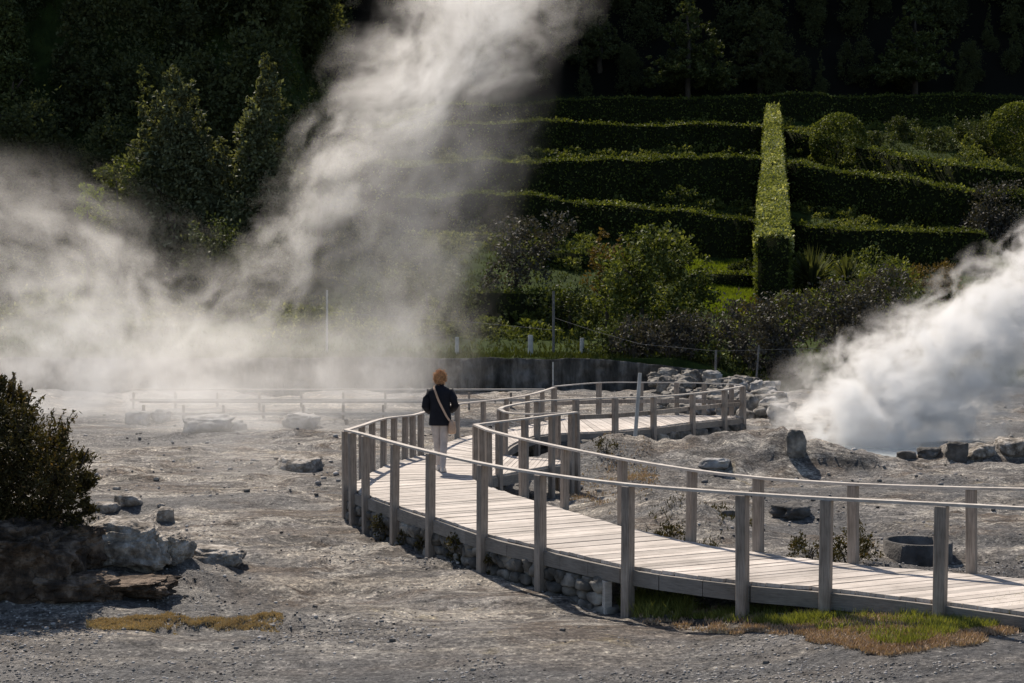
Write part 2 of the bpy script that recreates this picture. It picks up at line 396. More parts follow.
def round_lobes(rad, h, n, rng, base=0.0, taper=0.0):
    L = [(0, 0, base + h * .5, rad * .7, rad * .7, h * .48)]
    for k in range(n):
        t = rng.uniform(0, 1); th = rng.uniform(0, 2 * math.pi); zz = base + h * (.12 + .8 * t)
        rr = rad * (.75 - taper * t) * math.sqrt(max(.15, 1 - (2 * abs(t - .45)) ** 2 * .6)); s = rad * rng.uniform(.28, .5) * (1 - .4 * taper * t)
        L.append((math.cos(th) * rr, math.sin(th) * rr, zz, s, s, s * rng.uniform(.7, 1.1)))
    return L
def spire_lobes(rad, h, n, rng, base=0.0):
    L = []
    for k in range(n):
        t = (k + .5) / n; th = rng.uniform(0, 2 * math.pi); wd = rad * (1 - t) ** .8
        s = max(.35, wd * rng.uniform(.45, .65)); rr = wd * rng.uniform(.1, .6)
        L.append((math.cos(th) * rr, math.sin(th) * rr, base + h * t, s, s, s * rng.uniform(1.1, 1.7)))
    return L
def trunk_mb(h, r, rng, limbs=5, spread=1.0):
    mb = MB(); pts = [(rng.normal(0, .04) * h * .2 * (i > 0), rng.normal(0, .04) * h * .2 * (i > 0), h * i / 5 - (.3 if i == 0 else 0)) for i in range(6)]
    mb.tube(pts, [r * (1.25 - .9 * i / 5) for i in range(6)], 8)
    for k in range(limbs):
        z = h * rng.uniform(.3, .85); th = rng.uniform(0, 6.28); l = spread * rng.uniform(.5, 1)
        b = Vector((pts[0][0], pts[0][1], z)); e = b + Vector((math.cos(th) * l, math.sin(th) * l, l * rng.uniform(.4, .9)))
        mb.tube([b, (b + e) / 2 + Vector((0, 0, .1 * l)), e], [r * .45, r * .3, r * .12], 6)
    return mb
def tree(name, loc, lobes, dens, leaf, m, th, tr, label, cat='tree', group=None, rng=R, shell=.45, limbs=5, asp=.5, bark=None):
    e = empty(name, loc); tag(e, label, cat, group)
    rad = max(l[3] for l in lobes)
    trunk_mb(th, tr, rng, limbs, rad).build('trunk', bark or M_BARK, e, smooth=True)
    link('crown', crown_mesh('crown', lobes, dens, leaf, rng, shell, asp), m, e); return e
def shrub(name, loc, rad, h, leaf, dens, m, label, cat='shrub', group=None, n=7, asp=.5, up=.3, rng=R, shell=.5, taper=.2):
    e = empty(name, loc); tag(e, label, cat, group)
    mb = MB()
    for k in range(5):
        th = rng.uniform(0, 6.28); mb.tube([(0, 0, -.15), (math.cos(th) * rad * .2, math.sin(th) * rad * .2, h * .3), (math.cos(th) * rad * .5, math.sin(th) * rad * .5, h * .7)],
                                           [.03 * h + .01, .02 * h, .006], 5)
    mb.build('stem', M_BARK, e)
    link('foliage', crown_mesh('foliage', round_lobes(rad, h, n, rng, -.03 * h, taper), dens, leaf, rng, shell, asp, up), m, e); return e
#@@VEG
# ------------------------------------------------------------------ hedges on the hill
def hedge(label, pts, width, height, leaf=.2, dens=60, m=None, group='clipped hedges on the hillside', ztop=None, name='hedge', top_dens=1.6, cat='hedge', sunlit_top=False):
    """pts: (x, y) ground points of the centre line; a leafy skin round a solid inner body, one mesh"""
    m = m or M_HEDGE
    pts = [Vector((p[0], p[1], 0)) for p in pts]
    segs = []; 
    Q = []
    for a, b in zip(pts[:-1], pts[1:]):
        n = max(1, int((b - a).length / 1.0))
        for i in range(n): Q.append(a.lerp(b, i / n))
    Q.append(pts[-1])
    W = width if hasattr(width, '__len__') else (width, width); Hh = height if hasattr(height, '__len__') else (height, height)
    V = []; Fc = []; Pn = []; Nn = []
    nQ = len(Q)
    for i, q in enumerate(Q):
        t = i / (nQ - 1); d = (Q[min(i + 1, nQ - 1)] - Q[max(i - 1, 0)]).normalized(); s = Vector((d.y, -d.x, 0))
        wd = (W[0] * (1 - t) + W[1] * t) / 2; hh = (Hh[0] * (1 - t) + Hh[1] * t) * (1 + .11 * float(fbm(q.x * .45, q.y * .45, 77, 3)))
        g = Ts(q.x, q.y)
        k = .9
        for ox, oz in ((-wd * k, -.8), (-wd * k, hh - .12), (wd * k, hh - .12), (wd * k, -.8)):
            V.append((q.x + s.x * ox, q.y + s.y * ox, g + oz))
        if i:
            b0 = (i - 1) * 4; b1 = i * 4
            for a_, b_ in ((0, 1), (1, 2), (2, 3)): Fc.append((b0 + a_, b1 + a_, b1 + b_, b0 + b_))
            L = (Q[i] - Q[i - 1]).length
            for face in range(3):
                n_ = int(L * (hh if face != 1 else wd * 2) * dens * (top_dens if face == 1 else 1))
                u = R.uniform(0, 1, n_); v = R.uniform(0, 1, n_); rough = R.normal(0, .07, n_) + .16 * fbm(u * L * 1.1 + i * 1.1 * L, v * 3, 9, 3)
                p = np.outer(1 - u, Q[i - 1]) + np.outer(u, Q[i]); sv = np.array(s)
                gz = (1 - u) * Ts(Q[i - 1].x, Q[i - 1].y) + u * g
                if face == 0: p = p - np.outer(wd + rough, sv); p[:, 2] = gz - .1 + v * (hh + .1); nn = -sv
                elif face == 2: p = p + np.outer(wd + rough, sv); p[:, 2] = gz - .1 + v * (hh + .1); nn = sv
                else:
                    p = p + np.outer((v * 2 - 1) * wd, sv); p[:, 2] = gz + hh - .06 + rough + np.abs(R.normal(0, .09, n_)); nn = np.array([0, 0, 1.])
                Pn.append(p); Nn.append(np.tile(nn, (n_, 1)))
    Fc.append((0, 1, 2, 3)); e = (nQ - 1) * 4; Fc.append((e + 3, e + 2, e + 1, e))
    for q, sgn in ((Q[0], -1), (Q[-1], 1)):
        wd = (W[0] if sgn < 0 else W[1]) / 2; hh = Hh[0] if sgn < 0 else Hh[1]; n_ = int(wd * 2 * hh * dens * 1.3); g = Ts(q.x, q.y)
        d = ((Q[1] - Q[0]) if sgn < 0 else (Q[-1] - Q[-2])).normalized(); s = np.array([d.y, -d.x, 0]); u = R.uniform(-1, 1, n_) * wd
        p = np.tile(np.array(q), (n_, 1)) + np.outer(u, s) + np.outer(sgn * (.0 + R.normal(0, .05, n_)), np.array(d)); p[:, 2] = g - .1 + R.uniform(0, 1, n_) * (hh + .1)
        Pn.append(p); Nn.append(np.tile(np.array(d) * sgn, (n_, 1)))
    Lv, Lf = leaf_quads(np.concatenate(Pn), leaf, np.concatenate(Nn), R, .6)
    V, Fq = join_np([(np.array(V), np.array(Fc)), (Lv, Lf)])
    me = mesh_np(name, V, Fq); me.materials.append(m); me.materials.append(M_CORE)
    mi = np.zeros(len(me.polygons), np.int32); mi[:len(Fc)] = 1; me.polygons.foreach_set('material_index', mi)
    o = link(name, me, None); tag(o, label, cat, group)
    if sunlit_top:                                  # shoots on the clipped top and rims, sunlight painted into their pale colour
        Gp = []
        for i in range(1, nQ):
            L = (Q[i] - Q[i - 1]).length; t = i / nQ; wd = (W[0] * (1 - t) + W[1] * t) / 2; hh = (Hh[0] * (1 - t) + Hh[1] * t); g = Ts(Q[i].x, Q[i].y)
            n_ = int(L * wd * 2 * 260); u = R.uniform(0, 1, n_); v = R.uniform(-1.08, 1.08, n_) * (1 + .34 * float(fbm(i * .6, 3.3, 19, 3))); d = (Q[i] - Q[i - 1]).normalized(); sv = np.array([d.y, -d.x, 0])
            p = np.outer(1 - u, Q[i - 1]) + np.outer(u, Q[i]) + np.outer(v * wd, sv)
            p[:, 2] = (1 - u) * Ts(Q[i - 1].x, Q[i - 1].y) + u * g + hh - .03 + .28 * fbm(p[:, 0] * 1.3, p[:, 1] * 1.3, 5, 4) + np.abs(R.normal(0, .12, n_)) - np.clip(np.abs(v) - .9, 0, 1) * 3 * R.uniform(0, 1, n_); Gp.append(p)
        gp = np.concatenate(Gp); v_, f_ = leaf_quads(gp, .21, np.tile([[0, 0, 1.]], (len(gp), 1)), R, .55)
        link('sunlit_growth', mesh_np('sunlit_growth', v_, f_), M_HEDGEL, o)
    return o
def row(label, pix, hh, wd=1.3, **kw):
    """pix: pixels of the hedge's top edge"""
    pts = []
    for px, py in pix:
        p = onhill(px, py, hh); pts.append((p.x, p.y))
    return hedge(label, pts, wd, hh, **kw)
row('topmost long clipped hedge along the forest edge', [(300, 106), (430, 106), (560, 102), (700, 99), (860, 99), (1060, 100)], 2.2, leaf=.22, dens=45)
row('second clipped hedge from the top, left of the upright hedge', [(330, 127), (470, 124), (560, 122), (640, 125), (700, 123), (764, 126)], 2.4, leaf=.22, dens=45)
row('short clipped hedge stepping down to the round topiary', [(788, 130), (815, 135), (840, 141)], 2.0, leaf=.22, dens=45)
row('dark clipped hedge sloping down to the right behind the topiary ball', [(862, 147), (905, 157), (960, 166), (1040, 175)], 2.2, leaf=.22, dens=45)
row('tall clipped hedge with a bright sunlit top, left of the upright hedge', [(360, 168), (470, 163), (540, 163), (640, 159), (700, 157), (764, 158)], 3.3, leaf=.2, dens=55)
row('tall clipped hedge sloping down right from the upright hedge', [(791, 161), (850, 171), (900, 178), (960, 187), (1040, 196)], 3.0, leaf=.2, dens=55)
row('clipped hedge below the tall one, bending down to the upright hedge', [(400, 196), (480, 194), (540, 197), (600, 203), (650, 209), (700, 213), (754, 221)], 2.3, leaf=.18, dens=60)
row('low dark clipped hedge right of the upright hedge', [(794, 222), (850, 228), (910, 230), (985, 233)], 2.0, leaf=.18, dens=60)
row('small lawn-edge hedge beside the bright grass', [(690, 272), (720, 273), (752, 275)], .8, .8, leaf=.14, dens=80)
row('low mist-veiled hedge near the back wall', [(470, 292), (520, 292), (566, 291)], 1.5, leaf=.16, dens=60)
row('short low hedge left of the broad green tree', [(543, 252), (575, 252), (590, 254)], .8, .9, leaf=.14, dens=70)
# upright hedge that runs up the hill
a = P(773, 303, 73.6); b = onhill(773, 108, 2.5)
hedge('upright sunlit hedge running straight up the hillside', [(a.x, a.y), (b.x, b.y)], (1.75, 1.15), (3.8, 2.6), leaf=.17, dens=90, m=M_HEDGE, top_dens=.4, sunlit_top=True)

# ------------------------------------------------------------------ forest on the steep slope
def forest():
    rng = np.random.default_rng(3); parts = []; protos = []
    for k in range(7):
        rad = rng.uniform(2.6, 4.2); h = rng.uniform(8, 13)
        lb = round_lobes(rad, h, 12, rng, 1.0, .45) if k % 2 else spire_lobes(rad, h + 3, 13, rng, .5)
        Pn, Nn = lobes_pts(lb, 20, rng, .35); protos.append(leaf_quads(Pn, .34, Nn, rng, .55))
    Y = 86.0
    while Y < 172:
        st = 3.4
        for X in np.arange(-85, 86, st * 1.25):
            x = X + rng.uniform(-1.8, 1.8); yy = Y + rng.uniform(-1.6, 1.6)
            px = CX + F * x / yy
            left = px < 330 - max(0, (134 - yy)) * 1.2
            if yy < 137.5 and not left: continue
            if left and yy > 130: continue
            if abs(x) > .40 * yy + 6: continue
            V, Fq = protos[rng.integers(0, 7)]; th = rng.uniform(0, 6.28); s = rng.uniform(.75, 1.2)
            if yy < 95: s *= .8
            elif 136 < yy < 142: s *= rng.uniform(.3, .5)
            elif 136 < yy < 150: s *= rng.uniform(.5, .85)
            c, n = math.cos(th), math.sin(th); Vr = np.stack([V[:, 0] * c - V[:, 1] * n, V[:, 0] * n + V[:, 1] * c, V[:, 2]], 1) * s
            parts.append((Vr + [[x, yy, Ts(x, yy) - 1.0]], Fq))
        Y += st if Y > 146 or Y < 134 else 2.2
    V, Fq = join_np(parts)
    o = link('forest', mesh_np('forest', V, Fq), M_DKLEAF); tag(o, 'dark wood covering the steep slope above the hedges', 'forest', kind='stuff')
forest()
#@@DETAIL
# ------------------------------------------------------------------ boardwalk
DZ = .50
def catmull(pts, step=.12):
    pts = [Vector(p) for p in pts]; out = []
    for i in range(len(pts) - 1):
        p0 = pts[max(i - 1, 0)]; p1 = pts[i]; p2 = pts[i + 1]; p3 = pts[min(i + 2, len(pts) - 1)]
        n = max(1, int((p2 - p1).length / step))
        for k in range(n):
            t = k / n
            out.append(.5 * ((2 * p1) + (p2 - p0) * t + (2 * p0 - 5 * p1 + 4 * p2 - p3) * t * t + (-p0 + 3 * p1 - 3 * p2 + p3) * t ** 3))
    out.append(pts[-1]); return out
def resample(pts, n):
    d = [0]
    for a, b in zip(pts[:-1], pts[1:]): d.append(d[-1] + (b - a).length)
    out = []; j = 0
    for k in range(n + 1):
        t = d[-1] * k / n
        while j < len(pts) - 2 and d[j + 1] < t: j += 1
        s = (t - d[j]) / max(1e-9, d[j + 1] - d[j]); out.append(pts[j].lerp(pts[j + 1], min(1, max(0, s))))
    return out
def plen(pts): return sum((b - a).length for a, b in zip(pts[:-1], pts[1:]))
def dk(px, py): return onz(px, py, DZ)
boardwalk = empty('boardwalk', (0, 0, 0))
tag(boardwalk, 'winding weathered timber boardwalk with post and rail sides', 'boardwalk')
NEAR = [(1330, 665), (1180, 639), (1090, 622), (1024, 612), (943, 601), (828, 588), (745, 581), (632, 566), (545, 547), (487, 533.5), (435, 516.6), (399, 505.6), (370, 495.5), (357, 490.5), (350, 487)]
FARE = [(1500, 619.5), (1330, 606), (1180, 592), (1090, 584), (1024, 578.5), (970, 574), (851, 564), (755, 552), (687, 541), (618, 525), (560.6, 508), (519, 496), (496, 489), (484, 484.5), (472, 479)]
OUT2 = [(350, 487), (366, 476), (376, 470.5), (387, 465), (408, 458.6), (424, 454.5), (440, 446)]
IN2 = [(472, 479), (488, 466), (500, 455)]
OUT3 = [(440, 446), (460, 438), (486, 432), (509, 428.5), (530, 424.5), (545, 421), (556, 418)]
IN3 = [(500, 455), (512, 444), (534, 435.5), (560, 433)]
OUT4 = [(556, 418), (600, 415.5), (641, 415.2), (677, 415.2), (704, 415.4), (741, 416)]
IN4 = [(560, 433), (590, 431.6), (613, 430.5), (651, 427), (690, 422), (722, 418.6), (741, 417)]
def planks(mb, A, B, wdt=.145):
    A = catmull([dk(*p) for p in A]); B = catmull([dk(*p) for p in B])
    n = int((plen(A) + plen(B)) / 2 / wdt)
    A = resample(A, n); B = resample(B, n)
    for k in range(n):
        a0, a1, b0, b1 = A[k], A[k + 1], B[k], B[k + 1]
        ga = min(.3, .006 / max(.02, (a1 - a0).length)); gb = min(.3, .006 / max(.02, (b1 - b0).length))
        ov = random.uniform(-.012, .015); dirn = (b0 - a0).normalized(); dz = random.uniform(-.004, .004)
        c = [a0.lerp(a1, ga) - dirn * ov, b0.lerp(b1, gb) + dirn * ov, b0.lerp(b1, 1 - gb) + dirn * ov, a0.lerp(a1, 1 - ga) - dirn * ov]
        up = Vector((0, 0, dz)); c = [q + up + Vector((0, 0, random.uniform(-.002, .002))) for q in c]
        mb.hexa([q - Vector((0, 0, .035)) for q in c], c)
mb = MB()
planks(mb, NEAR, FARE); planks(mb, OUT2, IN2); planks(mb, OUT3, IN3, .16); planks(mb, OUT4, IN4, .16)
planks(mb, [(472, 479.5), (573, 461.2)], [(501, 454.8), (573.5, 460.8)])
deck = mb.build('deck', M_DECK, boardwalk)
def beam(pix, off, name='edge_beam', h=.155, th=.05, m=None, drop=.02):
    p = resample(catmull([dk(*q) for q in pix]), max(4, int(plen([dk(*q) for q in pix]) / .5))); mb = MB()
    for a, b in zip(p[:-1], p[1:]):
        d = (b - a).normalized(); s = Vector((d.y, -d.x, 0)) * off
        b2 = b - d * .004
        q = [a + s * .01, b2 + s * .01, b2 + s * (.01 + th), a + s * (.01 + th)]
        if off < 0: q = q[::-1]
        mb.hexa([v - Vector((0, 0, drop + h)) for v in q], [v - Vector((0, 0, drop)) for v in q])
    return mb.build(name, m or M_FASC, boardwalk)
beam(NEAR, -1, drop=.036); beam(FARE, 1, drop=.036)
beam(OUT2 + OUT3[1:], -1, drop=.036); beam([(472, 479), (573, 461)], 1, drop=.036); beam(IN2 + IN3[1:] + IN4[1:], 1, drop=.036)
# joists under the planks
mb = MB()
A = resample(catmull([dk(*p) for p in NEAR]), 14); B = resample(catmull([dk(*p) for p in FARE]), 14)
for a, b in zip(A, B):
    d = (b - a).normalized(); s = Vector((d.y, -d.x, 0)) * .03; a = a + d * .03; b = b - d * .03
    q = [a - s, b - s, b + s, a + s]; mb.hexa([v - Vector((0, 0, .19)) for v in q], [v - Vector((0, 0, .038)) for v in q])
mb.build('joist', M_FASC, boardwalk)

def offs(pts, i, off):
    a = pts[max(i - 1, 0)]; b = pts[min(i + 1, len(pts) - 1)]; d = (b - a); d.z = 0; d.normalize()
    return Vector((d.y, -d.x, 0)) * off
def railing(pts, off, wdt=.115, posts=None, hr=(.085, .026), low=None, skip=(), top=0.0):
    """pts: (px, py_deck, py_rail top) along one edge; posts stand just outside the edge, the handrail lies on them"""
    base = [dk(p[0], p[1]) for p in pts]; tops = []
    for p, b in zip(pts, base):
        tops.append(Vector((b.x, b.y, P(p[0], p[2], b.y).z)))
    for i, (b, t) in enumerate(zip(base, tops)):
        s = offs(base, i, off * (wdt / 2 + .012)); c = b + s
        if i in skip: continue
        g = Gs(c.x, c.y) - .15; zt = t.z - hr[1]
        ang = math.atan2((base[min(i + 1, len(base) - 1)] - base[max(i - 1, 0)]).y, (base[min(i + 1, len(base) - 1)] - base[max(i - 1, 0)]).x)
        m = MB(); m.box((0, 0, 0), (wdt, wdt * .95, zt - g), ang, .003)
        o = m.build('post', M_POST, boardwalk, bevel=.006, loc=(c.x, c.y, (zt + g) / 2))
        o.rotation_euler = (random.uniform(-.014, .014), random.uniform(-.014, .014), random.uniform(-.05, .05))
    tp = [t + offs(base, i, off * (wdt / 2 + .012)) * .8 for i, t in enumerate(tops)]
    line = catmull(tp, .35); m = MB(); n = len(line); V = []
    for i, q in enumerate(line):
        s = offs(line, i, hr[0] / 2)
        V += [q - s - Vector((0, 0, hr[1])), q + s - Vector((0, 0, hr[1])), q + s, q - s]
    Fc = [(0, 1, 2, 3), (4 * n - 1, 4 * n - 2, 4 * n - 3, 4 * n - 4)]
    for i in range(n - 1):
        for k in range(4): Fc.append((4 * i + k, 4 * i + 4 + k, 4 * i + 4 + (k + 1) % 4, 4 * i + (k + 1) % 4))
    m.add(V, Fc); m.build('handrail', M_RAIL, boardwalk, smooth=False)
railing([(1330, 665, 540), (1180, 639, 520), (1070, 619, 509), (943, 601, 502), (828, 588, 496.5), (745, 581, 491.5), (632, 566, 483), (545, 547, 472), (487, 533.5, 462.5), (435, 516.6, 451), (399, 505.6, 442), (370, 495.5, 434), (357, 490.5, 430.8), (350, 487, 429.5)], -1, .108)
railing([(1330, 606, 507), (1180, 592, 497), (1070, 582.5, 490), (970, 574, 487.5), (851, 564, 483.5), (755, 552, 477), (687, 541, 469), (618, 525, 458), (560.6, 508, 447), (519, 496, 438), (485, 485, 429.5), (478, 482, 426.5), (472, 479, 424)], 1, .10)
railing([(350, 487, 429.5), (366, 476, 424.5), (376, 470.5, 421), (387, 465, 418), (397, 461.5, 416.5), (408, 458.6, 415.5), (416, 456.5, 414.5), (424, 454.5, 412.5)], -1, .10, skip=(0,))
railing([(424, 454.5, 412.5), (440, 446, 407.5), (460, 438, 403.5), (486, 432, 400.5), (509, 428.5, 398), (530, 424.5, 394.5), (545, 421, 390.5), (556, 418, 387)], -1, .10, skip=(0, 1))
railing([(472, 479, 424), (496, 474.5, 421), (522, 470, 418), (548.7, 465.5, 414.5), (568, 462, 412.3), (574, 461, 411.5)], 1, .10, skip=(0,))
railing([(574, 460.6, 411.5), (556, 459.5, 412.5), (530, 457.5, 413.5), (512, 456, 413), (503, 455.5, 411.5), (497, 454.5, 408.5)], 1, .09, skip=(0, 2, 3))
railing([(497, 454.5, 408.5), (504, 448, 405.5), (534, 435.5, 400.5), (574, 432.3, 398.5), (613, 430.5, 397), (651, 427, 396), (690, 422, 393), (722, 418.6, 389), (741, 416.8, 385.5)], 1, .12, skip=(0, 1))
railing([(556, 418, 386), (600, 415.5, 382.3), (641, 415.2, 382), (677, 415.2, 382.3), (704, 415.4, 382.8), (731, 415.8, 383.8), (741, 416.2, 385)], -1, .12, skip=())
# middle rails of the far platform
def midrail(pix, h0, m=M_POST):
    base = [dk(*p) for p in pix]; mb = MB()
    for a, b in zip(base[:-1], base[1:]):
        d = (b - a).normalized(); s = Vector((d.y, -d.x, 0)) * .02
        q = [a - s, b - s, b + s, a + s]; mb.hexa([v + Vector((0, 0, h0 - .10)) for v in q], [v + Vector((0, 0, h0)) for v in q])
    mb.build('middle_rail', m, boardwalk)
midrail([(574, 432.2), (613, 430.4), (651, 426.9), (690, 421.9), (722, 418.5), (740, 417)], .38)
midrail([(556, 418.2), (600, 415.7), (641, 415.4), (677, 415.4), (704, 415.6), (740, 416.3)], .42)
# short support post under the edge
c = dk(607.5, 563) + Vector((0, .02, 0)); g = Gs(c.x, c.y) - .1
MB().box((0, 0, 0), (.085, .085, DZ - .2 - g), .3).build('support_post', M_RAIL, boardwalk, bevel=.005, loc=(c.x - .0, c.y + .05, (DZ - .2 + g) / 2))

# ------------------------------------------------------------------ stones
def rock_arrays(sx, sy, sz, seed, sub=2, rough=.35, crag=0.0):
    bm = bmesh.new(); bmesh.ops.create_icosphere(bm, subdivisions=sub, radius=1)
    o = Vector((seed * 3.17, seed * 1.7, -seed * 2.3)); rq = random.Random(seed)
    PL = [(Vector((rq.gauss(0, 1), rq.gauss(0, 1), rq.gauss(0, 1))).normalized(), rq.uniform(.62, .92)) for _ in range(9)]
    for v in bm.verts:
        d = v.co.normalized(); n = mnoise.fractal(d * 1.1 + o, .9, 2.1, 4); c = mnoise.fractal(d * 3.1 + o, .8, 2.2, 3)
        r = 1 + rough * n + rough * .35 * c
        for pl, ds in PL: 
            dd = d.dot(pl)
            if dd > 0: r = min(r, ds / dd) if r * dd > ds else r
        if crag:
            st_ = math.sin((d.z * sz + .15 * mnoise.noise(d * 2 + o)) * 38)
            r *= 1 + crag * mnoise.fractal(Vector((d.x * 4 * sx, d.y * 4 * sy, d.z * 9 * sz)) + o, .75, 2.1, 5) + crag * .10 * st_
        q = d * r
        q = Vector([math.copysign(abs(a) ** .64, a) for a in q])
        v.co = Vector((q.x * sx, q.y * sy, q.z * sz))
    V = np.array([v.co[:] for v in bm.verts]); Fc = np.array([[v.index for v in f.verts] for f in bm.faces]); bm.free(); return V, Fc
def rock(px, py, wpx, hpx, label, m=None, group=None, sub=4, rough=.4, name='rock', depth=.8, rz=None, sink=.3, cat='rock', seed=[0], smooth=False, crag=0.0):
    p = ong(px, py); s = F / p.y; sx = wpx / s / 2; sz = hpx / s / (2 - 2 * sink * .9) ; seed[0] += 1
    V, Fc = rock_arrays(sx, sx * depth, sz, seed[0], sub, rough, crag)
    o = link(name, mesh_np(name, V, Fc, smooth), m or M_ROCK, loc=(p.x, p.y + sx * depth * .5, Gs(p.x, p.y) + sz * (1 - 2 * sink)))
    o.rotation_euler = (0, 0, random.uniform(-.4, .4) if rz is None else rz); tag(o, label, cat, group); return o
# dry stone wall under the near edge
def drystone(name, pix, z1, label, m, inset=.12, ss=.2, depth=.22, zb=-.1, fill=1.0, cat='wall', group=None):
    p = catmull([dk(*q) for q in pix]); L = plen(p); V = []; rng = random.Random(5)
    z = zb; k = 0
    while z < z1:
        h = ss * rng.uniform(.7, 1.0); x = -rng.uniform(0, ss)
        n = max(2, int(L / .05)); rp = resample(p, n)
        while x < L:
            wd = ss * rng.uniform(.8, 1.9)
            if rng.random() < fill:
                i = min(n - 1, max(0, int((x + wd / 2) / L * n))); a = rp[i]; d = (rp[min(i + 1, n)] - a).normalized(); s = Vector((d.y, -d.x, 0))
                c = a + s * (inset + rng.uniform(-.03, .03)); k += 1
                v, f = rock_arrays(wd * .56, depth * .6, h * .6, k * 1.3 + 50, 3, .45, .22)
                ang = math.atan2(d.y, d.x); ca, sa = math.cos(ang), math.sin(ang)
                v = np.stack([v[:, 0] * ca - v[:, 1] * sa, v[:, 0] * sa + v[:, 1] * ca, v[:, 2]], 1) + [[c.x, c.y, min(z + h / 2, z1 - h * .4)]]
                V.append((v, f))
            x += wd
        z += h * .92
    v, f = join_np(V); o = link(name, mesh_np(name, v, f), m); tag(o, label, cat, group); return o
drystone('stone_wall', [(601, 561), (545, 547), (487, 533.5), (435, 516.6), (399, 505.6), (370, 495.5), (357, 490.5), (350, 487)], DZ - .2, 'dry stone wall of rough blocks under the near boardwalk edge', M_STONE, inset=.06, ss=.15)
drystone('stone_wall', [(1330, 650), (1100, 612), (943, 594), (745, 574), (640, 560)][::-1], DZ - .22, 'low dark stones set back in the gap beneath the right end of the boardwalk', M_ROCKD, inset=-.5, ss=.24, fill=.95)
drystone('stone_wall', [(500, 431), (560, 433), (613, 431), (651, 427), (690, 422), (722, 418.6), (741, 417)], DZ - .2, 'rough stone footing under the far viewing platform', M_STONE, inset=-.1, ss=.3, depth=.4)

# retaining wall
rw = empty('retaining_wall', (0, 57.3, 0)); tag(rw, 'long stained dark grey retaining wall holding up the grassy bank', 'wall')
nx, nz = 760, 26; xs = np.linspace(-30, 8.0, nx); V = []; top_ = 1.36 + .12 * fbm(xs * .8, xs * 0, 71, 4) - np.clip(xs - 4.0, 0, 4) * .12
for j in range(nz):
    zz = -.4 + (top_ + .4) * j / (nz - 1)
    dpt = .22 * fbm(xs * 1.6, zz * 2.2, 72, 4) + .10 * np.tanh(8 * fbm(xs * .5, zz * .15 + 4, 73, 2))
    V.append(np.stack([xs, -.45 + dpt + .12 * (j / nz), zz], 1))
V.append(np.stack([xs, np.full(nx, .5), top_ - .02], 1)); nz += 1
i_ = np.arange(nz - 1)[:, None] * nx + np.arange(nx - 1)[None, :]
link('wall_face', mesh_np('wall_face', np.concatenate(V), np.stack([i_, i_ + 1, i_ + 1 + nx, i_ + nx], -1).reshape(-1, 4)), M_CONC, rw)
# rubble bank to the right of it: boulders one by one
rb = 0; rs = random.Random(11)
BL = []
for i in range(72):
    px = rs.uniform(655, 782); t = rs.random(); top = 362 + max(0, px - 610) * .10
    py = top + 4 + t * (412 - top); Y = 57 - t * 14 - max(0, (px - 690) / 90) * 4
    q = P(px, py, Y); sz = rs.uniform(.2, .48)
    V, Fc = rock_arrays(sz, sz * .8, sz * rs.uniform(.6, .85), 200 + i, 4, .4, .3)
    pale = rs.random() < (.35 if px > 690 else .04)
    z = max(q.z, Gs(q.x, q.y) + .1)
    o = link('boulder', mesh_np('boulder', V, Fc), M_ROCKW if pale else M_STONE, loc=(q.x, q.y, z)); o.rotation_euler = (0, 0, rs.uniform(0, 6))
    BL.append((CX + F * q.x / q.y, o, sz, pale))
BL.sort(key=lambda a: a[0]); cnt = {}
ORD = ['first', 'second', 'third', 'fourth', 'fifth', 'sixth', 'seventh', 'eighth', 'ninth', 'tenth', 'eleventh', 'twelfth', 'thirteenth', 'fourteenth', 'fifteenth', 'sixteenth', 'seventeenth', 'eighteenth', 'nineteenth', 'twentieth', 'twenty-first', 'twenty-second', 'twenty-third', 'twenty-fourth', 'twenty-fifth', 'twenty-sixth', 'twenty-seventh', 'twenty-eighth', 'twenty-ninth', 'thirtieth'] + [f'{t_}-{u_}' for t_ in ('thirty', 'forty') for u_ in ('first', 'second', 'third', 'fourth', 'fifth', 'sixth', 'seventh', 'eighth', 'ninth')]
for x_, o, sz, pale in BL:
    k = ('large ' if sz > .34 else 'small ') + ('pale' if pale else 'dark grey'); cnt[k] = cnt.get(k, 0) + 1
    tag(o, f'{ORD[cnt[k] - 1]} {k} boulder from the left in the rubble bank behind the platform', 'boulder', 'boulders of the rubble bank')

# ------------------------------------------------------------------ rocks on the field
rock(796, 458, 19, 28, 'upright blocky stone standing beside the boiling pool', M_STONE, name='standing_stone', depth=.9, sink=.12, rz=0.2, rough=.3, cat='stone', crag=.16, sub=5)
rock(930, 457, 24, 9, 'flat grey rock at the right rim of the steaming pool', M_ROCKD, crag=.22)
rock(958, 459, 22, 18, 'rounded dark rock beside the steaming pool, tallest of its row', M_ROCKD, crag=.22)
rock(984, 457, 28, 12, 'brownish rock right of the rounded dark one by the pool', M_ROCK, crag=.22)
rock(1016, 454, 38, 18, 'large brown rock on the bank above the pool at the picture edge', M_ROCK, crag=.22)
rock(908, 459, 22, 8, 'small low rock left of the pool rim rocks', M_ROCKD, crag=.22)
rock(795, 517, 40, 14, 'dark flat rock lying on pale ground behind the near rail', M_ROCKD, crag=.22, sink=.25)
rock(757, 497, 16, 8, 'small grey stone on pale ground between two rail posts', M_ROCKD)
rock(728, 516, 14, 6, 'little bluish stone near the dark flat rock', M_ROCKD)
rock(800, 549, 12, 5, 'small stone beside the heather bush', M_ROCK)
rock(716, 468, 34, 9, 'pale tan slab rock on the dark mound', M_ROCKW, crag=.22)
rock(120, 566, 84, 44, 'large pale craggy rock beside the dark bush', M_ROCK, depth=.8, sub=6, rough=.35, sink=.22, crag=0.23, rz=.2)
